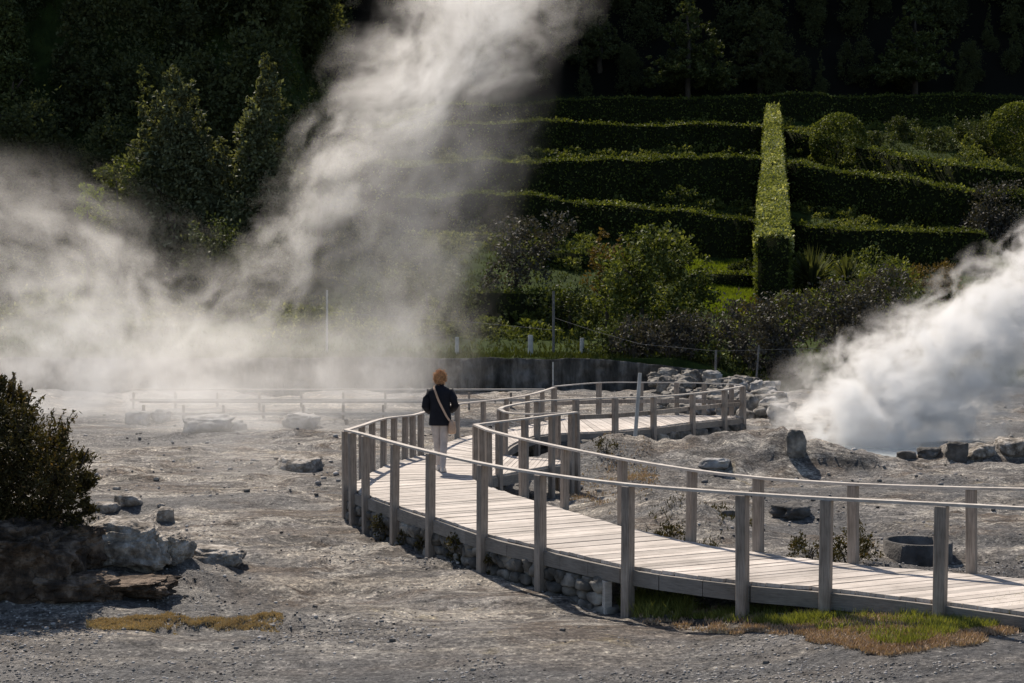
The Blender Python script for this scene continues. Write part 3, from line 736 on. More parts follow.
rock(160, 560, 52, 28, 'light craggy rock right of the large pale one', M_ROCK, depth=.9, sub=6, rough=.4, sink=.3, crag=0.25, rz=-.2)
rock(210, 562, 60, 14, 'low ochre spill of broken rock right of the craggy ones', M_ROCK, depth=.9, sub=5, rough=.4, sink=.4, crag=0.23)
rock(128, 506, 28, 12, 'small brown rock on top of the rocky ledge', M_ROCK, crag=0.14)
rock(105, 512, 26, 10, 'flat pale rock behind the bush, on the ledge', M_ROCK, crag=0.14)
rock(165, 520, 18, 13, 'rounded ochre rock at the end of the ledge', M_ROCK, crag=0.09)
rock(70, 566, 60, 42, 'dark shaded crag at the foot of the bush', M_EARTH, sub=6, rough=.35, sink=.2, crag=.3, rz=.1)
rock(-20, 590, 190, 74, 'brown crumbling earth bank under the bush', M_EARTH, sub=6, rough=.25, depth=.8, sink=.3, crag=.22, rz=0)
rock(66, 597, 110, 22, 'dark earthy ledge in front of the bush', M_EARTH, sub=6, rough=.35, depth=.6, sink=.4, crag=.25, rz=.15)
rock(118, 593, 110, 12, 'low layered earth shelf reaching right from the bush', M_EARTH, sub=6, rough=.4, depth=.7, sink=.4, crag=.25, rz=-.1)
for i, (px, py, wd, h, l) in enumerate([(138, 424, 24, 15, 'rounded'), (160, 424, 20, 12, 'narrow'), (205, 431, 55, 14, 'long low'), (232, 430, 24, 9, 'small flat'), (300, 428, 34, 16, 'peaked')]):
    rock(px, py, wd, h, l + ' whitish rock standing in the mist on the far field', M_ROCKW, crag=.22, group='whitish rocks in the mist')
rock(298, 470, 50, 14, 'tan layered rock in the mist left of the boardwalk corner', M_ROCK, crag=.22)
rs = random.Random(4); LS = []
for i in range(30):                                         # scattered stones one can count
    px = rs.uniform(100, 1010); py = rs.uniform(445, 600) if i % 6 else rs.uniform(600, 675)
    if 350 < px and 480 < py < 640 and py > 470: 
        if py > 500 - 0 and py < 600 and not (650 < px < 1000 and py < 530): continue
    wd = rs.uniform(4, 9) * (180 if py > 600 else py - 315) / 200
    dk_ = rs.random() < .5
    LS.append((px, dk_, 'in front of' if py > 560 else 'beyond', rock(px, py, wd, wd * .45, 'loose stone', M_ROCKD if dk_ else M_ROCK, group='loose stones on the field', sub=3, name='loose_stone', cat='stone', crag=.2)))
cnt = {}
for px, dk_, wh, o in sorted(LS, key=lambda a: a[0]):
    k = (dk_, wh); cnt[k] = cnt.get(k, 0) + 1
    o['label'] = f"{ORD[cnt[k] - 1]} {'dark' if dk_ else 'light'} loose stone from the left, {'on the foreground gravel' if wh == 'in front of' else 'on the field beyond the bush'}" 
# gravel
def gravel():
    rng = np.random.default_rng(12); protos = [rock_arrays(1, .85, .6, 300 + k, 1, .4) for k in range(6)]
    parts = []
    for n, (y0, y1), (s0, s1) in ((38000, (11, 18), (.004, .018)), (4500, (13, 30), (.010, .035)), (1200, (25, 56), (.03, .08))):
        Y = y0 + (y1 - y0) * rng.random(n) ** 1.2; X = (rng.random(n) * 2 - 1) * (.42 * Y + .5)
        keep = fbm(X * .6, Y * .8, 91, 3) + rng.normal(0, .12, n) > -.05
        X, Y = X[keep], Y[keep]; S = s0 + (s1 - s0) * rng.random(len(X)) ** 2.5; Z = G(X, Y)
        for k in range(6):
            m_ = np.arange(len(X)) % 6 == k; V, Fc = protos[k]; th = rng.uniform(0, 6.28, m_.sum())
            c, s_ = np.cos(th)[:, None], np.sin(th)[:, None]; sc = S[m_][:, None]
            vx = (V[None, :, 0] * c - V[None, :, 1] * s_) * sc + X[m_][:, None]; vy = (V[None, :, 0] * s_ + V[None, :, 1] * c) * sc + Y[m_][:, None]
            vz = V[None, :, 2] * sc + Z[m_][:, None] + sc * .2
            VV = np.stack([vx, vy, vz], -1).reshape(-1, 3); FF = (Fc[None] + (np.arange(m_.sum()) * len(V))[:, None, None]).reshape(-1, 3); parts.append((VV, FF))
    V, Fq = join_np(parts); o = link('gravel', mesh_np('gravel', V, Fq), M_GRAVEL); tag(o, 'loose grey gravel strewn over the volcanic ground', 'gravel', kind='stuff')
gravel()

# ------------------------------------------------------------------ boiling pool and round basin
p = onz(866, 449, -.05)
m, nt2, b = newmat('milky_water'); b.inputs['Base Color'].default_value = (.5, .52, .5, 1); b.inputs['Roughness'].default_value = .15
bump(nt2, b, noise_(nt2, objc(nt2), 6, 3), .6, .05)
V = [(p.x + math.cos(t) * 3.4 * (1 + .12 * math.sin(3 * t)), p.y + math.sin(t) * 2.6, -.06) for t in np.linspace(0, 2 * math.pi, 48, endpoint=False)]
mb = MB(); mb.add(V, [tuple(range(48))]); tag(mb.build('boiling_pool', m), 'milky boiling pool hidden in steam', 'pool', kind='structure')
p = ong(918, 556)
bs = empty('round_basin', (p.x, p.y, Gs(p.x, p.y))); tag(bs, 'low round weathered basin ring on the ground behind the rails', 'basin')
mb = MB(); n = 40; V = []; ro, ri, hh = .43, .385, .20
for k in range(n):
    t = 2 * math.pi * k / n; c, s = math.cos(t), math.sin(t); jr = 1 + .01 * math.sin(5 * t)
    V += [(c * ro * jr, s * ro * jr, -.15), (c * ro * 1.02 * jr, s * ro * 1.02 * jr, hh), (c * ri, s * ri, hh), (c * ri * .97, s * ri * .97, -.02)]
Fc = []
for k in range(n):
    a = 4 * k; b_ = 4 * ((k + 1) % n)
    for j in range(3): Fc.append((a + j, b_ + j, b_ + j + 1, a + j + 1))
mb.add(V, Fc); mb.build('ring', M_ROCKD, bs, smooth=True)
mb = MB(); mb.add([(math.cos(2 * math.pi * k / n) * ri * .985, math.sin(2 * math.pi * k / n) * ri * .985, .02) for k in range(n)], [tuple(range(n))]); mb.build('sediment', M_ROCKD, bs)

# ------------------------------------------------------------------ poles, wires, distant railing
def pole(px, py0, py1, Y, r, m, label, name='pole', lean=0.0, cat='pole', group=None):
    a = P(px, py0, Y); b = P(px + lean, py1, Y); gz = Ts(a.x, Y); a.z = min(a.z, gz) - .2
    t = MB(); t.tube([(0, 0, 0), (b - a) * .5, b - a], [r, r * .95, r * .9], 10); o = t.build(name, m, None, smooth=False, loc=a); tag(o, label, cat, group); return o
pole(633, 457, 373, onz(633, 457, 0).y, .045, M_POLEW, 'slim pale stake leaning beside the far boardwalk', 'stake', 7, 'stake')
pole(553, 421, 362, 37, .02, M_POLEW, 'thin white rod standing at the bend of the far handrail', 'rod')
pole(553.5, 353, 291, 60, .06, M_POLED, 'slim dark pole on the grassy bank', 'pole')
pole(327, 353, 290, 60, .05, M_POLEW, 'slim pole veiled by steam, left of the walker', 'pole')
pole(530.5, 354, 335, 59.5, .12, M_POLEW, 'short white post on the bank, left of the slim dark pole', 'marker_post', cat='post', group='short white posts on the bank')
pole(582, 354, 338, 59.5, .10, M_POLEW, 'short white post on the bank, right of the slim dark pole', 'marker_post', cat='post', group='short white posts on the bank')
pole(457, 354, 337, 59.5, .09, M_POLEW, 'short white post on the bank half lost in steam', 'marker_post', cat='post', group='short white posts on the bank')
pole(715, 392, 350, 56, .05, M_POLED, 'wire fence post behind the boulders, left one', 'fence_post', 1, cat='post', group='wire fence posts')
pole(755, 392, 345, 56, .04, M_POLED, 'thin leaning wire fence post, right one', 'fence_post', 4, cat='post', group='wire fence posts')
w_ = MB()
for pts in ([(555, 318, 60), (640, 344, 57), (716, 351, 56), (757, 350, 56), (860, 347, 56), (1000, 342, 56)], [(553, 330, 60), (470, 322, 60), (327, 312, 60)]):
    q = [P(*a) for a in pts]; w_.tube(catmull(q, 2), .008, 5)
tag(w_.build('fence_wire', M_POLED), 'thin wire strung between the poles below the hillside', 'wire')
# distant railing of the walkway on the left
rl = empty('distant_railing', (0, 0, 0)); tag(rl, 'faint timber railing crossing behind the mist on the far left', 'railing')
for Y, y0, yb, x0, x1, st in ((41.0, 403.5, 428, 140, 455, 40), (46, 391, 413, 130, 545, 42)):
    mb = MB(); a = P(x0, y0, Y); b = P(x1, y0 - (2 if Y < 36 else 3), Y); a2 = a - Vector((0, 0, .035)); c = (a + b) / 2
    mb.box(c, ((b - a).length, .09, .05)); mb.box(c - Vector((0, 0, .35)), ((b - a).length, .03, .09)); mb.build('handrail', M_RAIL, rl)
    x = x0 + 3
    while x < x1:
        q = P(x, y0, Y); g = Gs(q.x, Y) - .1; MB().box((q.x, Y + .07, (g + q.z - .05) / 2), (.075, .08, q.z - .05 - g)).build('post', M_POST, rl); x += st

# ------------------------------------------------------------------ grass, moss
def patch(name, poly_fn, n, h, wdt, m, label, cat, lean=.4):
    rng = np.random.default_rng(len(label) * 7)
    X, Y = poly_fn(rng, n); Pn = np.stack([X, Y, G(X, Y) + .008], 1); V, Fq = blades(Pn, h, wdt, rng, lean)
    o = link(name, mesh_np(name, V, Fq), m); tag(o, label, cat, kind='stuff'); return o
def pixarea(x0, x1, fy0, fy1, thr=0.0, s=61, sc=(1.2, 2.5), soft=.2):
    def fn(rng, n):
        u = rng.random(n); px = x0 + (x1 - x0) * u; a = np.array([fy0(q) for q in px]); b = np.array([fy1(q) for q in px]); py = a + (b - a) * rng.random(n)
        t = CAMZ * F / (py - HOR); X = (px - CX) / F * t; Y = t
        for _ in range(5): t = (CAMZ - G(X, Y)) * F / (py - HOR); X = (px - CX) / F * t; Y = t
        te = thr + .35 * np.exp(-np.minimum(px - x0, x1 - px) / (.07 * (x1 - x0))); k = fbm(X * sc[0], Y * sc[1], s, 4) + .6 * fbm(X * 7, Y * 9, s + 3, 2) + rng.normal(0, soft, n) > te
        edge = np.minimum(py - a, b - py) / np.maximum(1, (b - a)); k &= (edge + .3 * fbm(X * 3, Y * 3, s + 5, 3)) > .03
        return X[k], Y[k]
    return fn
lo = lambda q: np.interp(q, [560, 640, 700, 800, 900, 1024, 1100], [622, 624, 632, 640, 660, 636, 632])
hi = lambda q: np.interp(q, [590, 640, 760, 900, 1024, 1100], [612, 606, 610, 612, 610, 616])
patch('moss', pixarea(640, 1060, hi, lambda q: lo(q) + 2, -.04, 61), 60000, .035, .008, M_MOSS, 'rusty orange moss patch along the boardwalk foot', 'moss')
patch('grass', pixarea(620, 1060, hi, lambda q: lo(q) - 10, -.0, 63), 42000, .075, .005, M_GRASS, 'short green grass growing beside the boardwalk', 'grass')
patch('moss', pixarea(85, 282, lambda q: 618, lambda q: 632, -.08, 65), 26000, .026, .007, M_MOSSY, 'narrow yellow moss strip on the gravel at lower left', 'moss')
patch('grass', pixarea(620, 690, lambda q: 596, lambda q: 620, -.15, 67), 3500, .16, .005, M_GRASS, 'taller grass tuft beside the boardwalk post', 'grass', .5)
patch('grass', pixarea(985, 1040, lambda q: 606, lambda q: 628, -.1, 68), 1600, .14, .005, M_GRASS, 'bright grass tuft at the right end of the boardwalk foot', 'grass', .6)
patch('moss', pixarea(560, 660, lambda q: 464, lambda q: 484, .12, 69), 5000, .05, .012, M_MOSS, 'thin reddish moss on the slope behind the rails', 'moss')
patch('grass', pixarea(640, 760, lambda q: 505, lambda q: 530, .12, 70), 5000, .06, .01, M_HEATH, 'sparse dry plants on the mound behind the rails', 'grass')
def hillgrass(label, X0, X1, Y0, Y1, n, h, m, thr=-.1, wdt=.03):
    rng = np.random.default_rng(n); Y = rng.uniform(Y0, Y1, n); X = X0 + (X1 - X0) * rng.random(n)
    k = (fbm(X * .3, Y * .3, 81, 3) > thr); X, Y = X[k], Y[k]; V, Fq = blades(np.stack([X, Y, T(X, Y)], 1), h, wdt, rng, .35)
    o = link('grass', mesh_np('grass', V, Fq), m); tag(o, label, 'grass', kind='stuff')
hillgrass('rough grass covering the whole terraced hillside', -60, 62, 58, 134, 150000, .20, M_GRASSB, -.5, .05)
hillgrass('bright lawn between the round green tree and the upright hedge', 10.2, 13.9, 72, 84, 26000, .22, M_YEL, -.5, .03)
hillgrass('thin grass on top of the retaining wall', -24, 5, 57.2, 60, 14000, .16, M_GRASSB, -.3, .02)
def under():
    rng = np.random.default_rng(8); n = 6500; Y = rng.uniform(64, 132, n); X = rng.uniform(-.46, .46, n) * Y + 2
    k = (fbm(X * .12, Y * .12, 83, 3) > -.10) & ~((X > 9.5) & (X < 14.5) & (Y > 71) & (Y < 86)); X, Y = X[k], Y[k]; parts = []
    protos = []
    for j in range(5):
        Pn, Nn = lobes_pts(round_lobes(.7, .8, 4, rng), 30, rng); protos.append(leaf_quads(Pn, .22, Nn, rng, .5, .3))
    for i, (x, y) in enumerate(zip(X, Y)):
        V, Fq = protos[i % 5]; s = rng.uniform(.4, 1.25); parts.append((V * s + [[x, y, Ts(x, y) - .1]], Fq))
    V, Fq = join_np(parts); o = link('undergrowth', mesh_np('undergrowth', V, Fq), M_SHRUB); tag(o, 'patchy low undergrowth between the hedges', 'undergrowth', kind='stuff')
under()

# ------------------------------------------------------------------ trees and shrubs
def hillpos(px, py, Y):                       # foot on the hillside at depth Y in that pixel column
    q = P(px, py, Y); return Vector((q.x, Y, Ts(q.x, Y)))
rng = np.random.default_rng(21)
# broad tree in the middle
def pixlobes(base, Y, L):
    """lobes given as (px, py, radius px, flat) relative to the base point; depths jittered"""
    out = []
    for a in L:
        px, py, r = a[:3]; q = P(px, py, Y); rr = r * Y / F; dy = rng.uniform(-.5, .5) * rr * 1.3
        out.append((q.x - base.x, dy, q.z - base.z, rr, rr * .9, rr * (a[3] if len(a) > 3 else .85)))
    return out
b_ = hillpos(641, 362, 64); 
tree('broadleaf_tree', b_, pixlobes(b_, 64, [(655, 262, 32), (640, 245, 20), (672, 250, 22), (632, 275, 26), (690, 270, 22), (660, 300, 34), (690, 305, 24), (625, 305, 26), (648, 232, 13), (700, 285, 14), (664, 235, 12), (612, 285, 16), (655, 325, 26), (684, 328, 20), (609, 262, 12)]), 60, .21, M_TREEG, 3.6, .12,
     'broad round green tree with sunlit top in the middle of the hillside', rng=rng)
b_ = hillpos(607, 350, 66)
tree('reddish_tree', b_, pixlobes(b_, 66, [(605, 250, 14), (615, 262, 18), (598, 275, 18), (603, 235, 8), (622, 245, 9)]), 45, .18, M_RUST, 3.5, .08, 'thin tree with pinkish tips left of the broad tree', rng=rng)
b_ = hillpos(515, 330, 70)
tree('round_bush', b_, pixlobes(b_, 70, [(520, 250, 26), (505, 270, 24), (535, 268, 22), (515, 225, 20), (540, 235, 20), (555, 225, 18), (500, 290, 20)]), 40, .2, M_GREY, 2.5, .1, 'large grey green bush half veiled by the steam', 'bush', rng=rng)
b_ = hillpos(570, 340, 67)
tree('round_bush', b_, pixlobes(b_, 67, [(560, 300, 24), (585, 305, 24), (545, 310, 20), (605, 315, 22), (570, 325, 22), (620, 330, 18), (540, 330, 16), (592, 330, 20)]), 45, .19, M_TREE, 1.5, .08, 'low spreading dark bush behind the short white posts', 'bush', rng=rng)
# clump of trees at left
def spires(base, Y, L, extra=()):
    out = []
    for (px, top, bot, wd) in L:
        n = max(4, int((bot - top) / 9)); 
        for k in range(n):
            t = (k + .5) / n; r = max(3.2, wd * (.16 + .62 * t ** .8)) * rng.uniform(.7, 1.0)
            out += pixlobes(base, Y, [(px + rng.uniform(-.45, .45) * wd * t, top + (bot - top) * t, r, 1.3)])
    return out + pixlobes(base, Y, extra)
b_ = hillpos(170, 330, 80)
tree('dark_tree', b_, spires(b_, 80, [(173, 66, 200, 34), (189, 78, 200, 30), (158, 92, 200, 26), (143, 100, 205, 26), (207, 128, 210, 26), (130, 150, 230, 24), (222, 135, 220, 20)], [(165, 220, 45), (190, 240, 40), (140, 240, 34), (215, 235, 30), (170, 275, 45)]), 52, .26, M_TREEL, 8, .3,
     'dark many-pointed tree left of the tall spire, behind the steam', rng=rng, limbs=8)
b_ = hillpos(262, 330, 80)
tree('spire_tree', b_, spires(b_, 80, [(266, 54, 190, 34), (250, 95, 200, 24), (280, 135, 215, 24), (240, 120, 200, 14)], [(262, 215, 32), (285, 235, 22), (240, 230, 26), (262, 265, 36)]), 52, .26, M_TREEL, 9, .28,
     'tall dark spire-shaped tree with ragged outline, behind the steam', rng=rng, limbs=8)
b_ = hillpos(118, 300, 78)
tree('small_tree', b_, pixlobes(b_, 78, [(116, 165, 12), (108, 175, 12), (126, 172, 12), (118, 190, 18), (112, 215, 20)]), 50, .2, M_TREEG, 6, .12, 'lighter small tree on the left of the dark many-pointed tree', rng=rng)
b_ = hillpos(88, 300, 76)
tree('small_tree', b_, pixlobes(b_, 76, [(90, 188, 9), (84, 195, 9), (96, 196, 9), (90, 210, 13)]), 55, .18, M_YEL, 5, .1, 'small yellow green tree at the left edge of the tree clump', rng=rng)
b_ = hillpos(215, 320, 73)
tree('round_bush', b_, pixlobes(b_, 73, [(215, 235, 24), (200, 255, 24), (232, 255, 24), (215, 275, 30), (250, 270, 24), (270, 240, 16), (285, 265, 22)]), 42, .2, M_TREE, 3.5, .12, 'rounded dark bush in front of the spire-shaped tree', 'bush', rng=rng)
b_ = hillpos(12, 250, 92)
tree('edge_tree', b_, spires(b_, 92, [(14, 10, 150, 40), (2, 0, 150, 40)], [(5, 160, 40), (20, 200, 40)]), 30, .3, M_TREE, 10, .3, 'dark tree with faintly lit edge at the top left corner', rng=rng)
b_ = hillpos(320, 250, 86)
tree('small_tree', b_, pixlobes(b_, 86, [(320, 100, 14), (330, 90, 10), (310, 118, 16), (335, 118, 18), (318, 145, 24), (330, 175, 26)]), 40, .26, M_TREE, 7, .15, 'pale green tree showing faintly through the tall steam column', rng=rng)
# conifers standing out of the dark wood
def conifer(px, ytop, ybot, Y, wpx, m, label, dens=16):
    b = hillpos(px, ybot, Y); e = empty('conifer', b); tag(e, label, 'tree', 'conifers at the edge of the wood')
    top = P(px, ytop, Y).z - b.z; L = []
    n = 11
    for k in range(n):
        t = (k + .6) / n; z = top * (1 - t * .8); w2 = wpx * Y / F / 2 * (.15 + .85 * t)
        for a in range(3 + k // 2):
            th = rng.uniform(0, 6.28); L.append((math.cos(th) * w2 * .6, math.sin(th) * w2 * .6, z + rng.uniform(-.3, .3), w2 * .5, w2 * .5, .42))
    trunk_mb(top * .8, .25, rng, 6, 1.5).build('trunk', M_BARK, e, smooth=True)
    link('crown', crown_mesh('crown', L, dens, .36, rng, .5, .4), m, e)
conifer(688, -8, 100, 134, 95, M_TREE, 'tiered conifer at the wood edge above the hedges, left of the upright hedge')
conifer(760, 5, 100, 138, 80, M_DKLEAF, 'dim conifer above the upright hedge')
conifer(915, -5, 100, 136, 90, M_TREE, 'tiered green tinted conifer at the wood edge on the right')
conifer(600, 10, 100, 140, 70, M_DKLEAF, 'shadowy conifer behind the edge of the steam')
# topiary balls
def ball(px, py, rpx, Y, label):
    q = P(px, py, Y); r = rpx * Y / F; g = Ts(q.x, Y); rr = np.random.default_rng(px)
    n = int(4 * math.pi * r * r * 130); d = rr.normal(size=(n, 3)); d /= np.linalg.norm(d, axis=1, keepdims=True)
    zc = q.z - g; Pn = d * r * (1 + rr.normal(0, .025, (n, 1))) + [[0, 0, zc]]
    k = Pn[:, 2] > -.1; V, Fq = leaf_quads(Pn[k], .2, d[k], rr, .6)
    e = empty('topiary_ball', (q.x, Y, g)); tag(e, label, 'topiary', 'round clipped topiary')
    link('crown', mesh_np('crown', V, Fq), M_HEDGE, e)
    trunk_mb(zc, .12, rr, 4, r * .6).build('trunk', M_BARK, e)
ball(838, 141, 27, 112, 'round clipped topiary ball right of the top of the upright hedge')
ball(1016, 128, 25, 114, 'round clipped topiary ball at the right picture edge')
# shrubs: (px, py foot, rad m, h m, Y, material, label)
SH = [(681, 211, 1.3, 1.9, 97, M_TREEG, 'leafy round shrub on the lawn above the broad tree'),
      (735, 205, 1.2, 1.2, 99, M_TREE, 'low shrub in front of the tall hedge, left of the upright hedge'),
      (725, 155, 1.6, 1.2, 118, M_TREE, 'pale low shrub on the terrace under the second hedge'),
      (740, 268, .9, 1.0, 80, M_TREE, 'small shrub beside the bright lawn'),
      (845, 285, 1.2, 1.4, 74, M_SHRUB, 'light green shrub below the spiky plant'),
      (880, 290, 1.9, 2.8, 73, M_SHRUB, 'sunlit yellow green shrub right of the spiky plant'),
      (905, 270, 1.4, 1.6, 76, M_SHRUB, 'bushy shrub between the yellow green and the rusty one'),
      (935, 286, 1.8, 2.0, 75, M_RUST, 'rusty leaved shrub near the edge of the right steam'),
      (820, 318, 1.6, 1.6, 68, M_SHRUB, 'wide pale shrub right of the foot of the upright hedge'),
      (790, 330, 1.2, 1.7, 67, M_SHRUB, 'small light shrub against the foot of the upright hedge'),
      (850, 205, 1.6, 1.5, 98, M_SHRUB, 'shrub below the right tall hedge, nearest the upright hedge'),
      (885, 212, 1.8, 1.5, 97, M_SHRUB, 'spreading shrub below the right tall hedge, middle of three'),
      (935, 222, 2.0, 1.6, 96, M_SHRUB, 'wide lit shrub below the right tall hedge, right of three'),
      (1000, 250, 2.2, 3.6, 88, M_GREY, 'dark grey pointed shrub at the right edge above the steam'),
      (975, 150, 2.0, 2.0, 122, M_TREE, 'faint shrub on the upper right terrace'),
      (940, 160, 1.8, 1.6, 118, M_TREE, 'dim spreading shrub on the upper right terrace, beside the sloping hedge'),
      (880, 150, 1.4, 1.3, 119, M_TREE, 'dim shrub close under the topiary ball'),
      (990, 165, 1.9, 1.5, 117, M_TREE, 'low shrub below the right topiary ball'),
      (650, 200, 1.2, 1.0, 99, M_TREE, 'low dim shrub under the tall hedge, left of the leafy round one'),
      (590, 195, 1.5, 1.2, 100, M_TREE, 'shrub under the tall hedge at the edge of the steam'),
      (905, 140, 1.8, 1.8, 124, M_TREE, 'dim shrub right of the topiary ball'),
      (742, 385, 1.9, 2.9, 60, M_GREY, 'grey bare twiggy shrub left below the upright hedge'),
      (785, 390, 1.7, 2.7, 60.5, M_GREY, 'grey twiggy shrub between two others behind the wire'),
      (835, 388, 1.9, 3.0, 61, M_GREY, 'grey brown shrub behind the wire, near the steam'),
      (885, 375, 1.9, 3.6, 62, M_GREY, 'rounded dark grey shrub against the right steam'),
      (860, 345, 1.2, 2.6, 64, M_TREE, 'dark green shrub above the rounded grey one'),
      (910, 345, 1.5, 2.3, 65, M_TREE, 'dark shrub vanishing into the right steam'),
      (650, 372, 1.6, 1.6, 59.5, M_GREY, 'grey green bush on the bank under the broad tree'),
      (690, 375, 1.4, 1.7, 59.2, M_GREY, 'bush on the bank just left of the boulders'),
      (610, 366, 1.3, 1.0, 59.0, M_TREE, 'low bush at the end of the retaining wall'),
      (632, 366, 1.1, 1.3, 58.6, M_GREY, 'grey brown bush against the trunk of the broad tree'),
      (668, 368, 1.2, 1.5, 58.4, M_GREY, 'twiggy bush above the left end of the boulders'),
      (715, 376, 1.1, 1.0, 58.6, M_TREE, 'small bush between the left wire post and the boulders'),
      (770, 372, 1.2, 1.2, 58.6, M_GREY, 'low grey bush at the right end of the boulders'),
      (575, 255, 1.4, 1.0, 84, M_TREE, 'low dark shrub beside the short low hedge'),
      (750, 320, .8, .9, 70, M_RUST, 'tiny reddish shrub at the bottom of the bright lawn'),
      (430, 330, 2.4, 3.0, 68, M_TREE, 'dark shrub glimpsed through the steam above the walker'),
      (380, 330, 2.4, 2.6, 70, M_TREE, 'shrub glimpsed through the steam left of the walker')]
for px, py, rad, h, Y, m, lab in SH:
    b_ = hillpos(px, py, Y); shrub('shrub', b_, rad, h, .17 if Y < 80 else .2, 42, m, lab, group='shrubs on the hillside', n=9, rng=rng)
# spiky plant
def spiky(px, Y, label, n=150, ln=1.9):
    b = hillpos(px, 285, Y); mb = MB(); rs = random.Random(px)
    for k in range(n):
        th = rs.uniform(0, 6.28); el = rs.uniform(.15, 1.45); l = ln * rs.uniform(.7, 1.1); d = Vector((math.cos(th) * math.cos(el), math.sin(th) * math.cos(el), math.sin(el)))
        s = Vector((-math.sin(th), math.cos(th), 0)) * .06; m1 = d * l * .55; t = d * l - Vector((0, 0, .18 * l * math.cos(el)))
        b0 = d * .1 + Vector((0, 0, .3)); mb.add([b0 - s, b0 + s, b0 + m1 + s, b0 + t, b0 + m1 - s], [(0, 1, 2, 4), (4, 2, 3)])
    e = empty('spiky_plant', b); tag(e, label, 'plant', 'spiky plants'); mb.build('leaves', M_DKLEAF, e); MB().tube([(0, 0, -.2), (0, 0, .5)], .15, 8).build('stem', M_BARK, e)
spiky(812, 77, 'large dark spiky rosette plant right of the upright hedge', 220, 2.3)
spiky(848, 78, 'smaller spiky plant beside the large rosette', 130, 1.7)
# bush on the left mound, made of many upright sprays
p = ong(22, 548)
e = empty('heath_bush', (p.x, p.y, Gs(p.x, p.y))); tag(e, 'large dark heath bush with wispy tips at the left edge', 'bush')
sc = p.y / F; L = []
for a in [(15, 455, 38), (42, 460, 34), (58, 478, 26), (20, 490, 42), (55, 502, 28), (-10, 440, 40), (5, 420, 28), (28, 432, 26), (-30, 470, 50), (70, 470, 17), (-5, 408, 18), (60, 448, 14), (12, 512, 34), (-25, 500, 40), (74, 490, 12), (20, 412, 12), (78, 505, 10), (15, 528, 26), (50, 522, 24), (-20, 525, 30), (0, 400, 14), (74, 516, 12)]:
    q = P(a[0], a[1], p.y); rr = a[2] * sc; L.append((q.x - p.x, rng.uniform(-.3, .3), q.z - e.location.z, rr, rr, rr * .95))
link('foliage', crown_mesh('foliage', L, 1100, .055, rng, .45, .35, .5), M_HEATH, e)
mb = MB(); sp = []
for k in range(170):
    a = L[k % len(L)]; th = rng.uniform(-1.2, 2.2); t = rng.uniform(1.1, 1.8) if a[3] < .45 else rng.uniform(1.0, 1.35)
    b0 = Vector((a[0], a[1], a[2])); d = ((b0 - Vector((0, 0, .55))).normalized() * .9 + Vector((rng.uniform(-.2, .75), rng.uniform(-.5, .5), rng.uniform(.2, .9)))).normalized(); e2 = b0 + d * a[3] * t
    mb.tube([b0, (b0 + e2) / 2, e2], [.008, .006, .002], 4)
    for q in np.linspace(.5, 1, 26): sp.append(b0.lerp(e2, q) + Vector(rng.normal(0, .022 * (1.4 - q), 3)))
for k in range(6): mb.tube([(rng.uniform(-.2, .2), rng.uniform(-.1, .1), -.2), (rng.uniform(-.5, .5), 0, .5), (rng.uniform(-.8, .8), 0, 1.1)], [.03, .02, .008], 6)
mb.build('stem', M_BARK, e)
V, Fq = leaf_quads(np.array([v[:] for v in sp]), .06, None, rng, .35, .6); link('spray', mesh_np('spray', V, Fq), M_HEATH, e)
def small_plant(px, py, rad, h, m, label, Y=None, dens=500, leaf=.05, group=None, z=None):
    q = ong(px, py) if Y is None else P(px, py, Y); z0 = Gs(q.x, q.y) if z is None else z
    shrub('small_bush', (q.x, q.y, z0), rad, h, leaf, dens, m, label, 'bush', group, 7, .35, .6, rng)
small_plant(808, 560, .36, .28, M_HEATH, 'brown heather bush behind the near rail, left of two')
small_plant(850, 564, .45, .42, M_HEATH, 'taller brown heather bush behind the near rail, right of two')
small_plant(672, 538, .3, .16, M_HEATH, 'little dry bush on the mound behind the rail')
small_plant(606, 453, .28, .3, M_HEATH, 'low brownish bush behind the lookout corner', dens=300)
small_plant(575, 440, .22, .35, M_TREE, 'tiny dark bush against the far deck edge', dens=300)
for px, py, r_, h_, l in ((384, 528, .22, .42, 'dark green plant on the wall below the deck, widest one'), (405, 535, .13, .3, 'reddish green plant on the wall behind the second post'), (424, 537, .12, .28, 'small green plant on the wall between two posts'), (457, 556, .18, .42, 'leafy plant hanging on the wall near the middle post'), (490, 560, .10, .2, 'small weed at the wall behind a post')):
    q = ong(px, py); i_ = dk(px, np.interp(px, [350, 370, 399, 435, 487, 545], [487, 495.5, 505.6, 516.6, 533.5, 547]))
    shrub('wall_plant', (i_.x, i_.y - .12, Gs(i_.x, i_.y) - .02), r_, h_ + .05, .045, 800, M_HEATH, l, 'plant', 'plants on the boardwalk wall', 6, .4, .5, rng)
small_plant(948, 612, .07, .16, M_GRASS, 'weed sprouting at the foot of the right post', dens=900, leaf=.035)
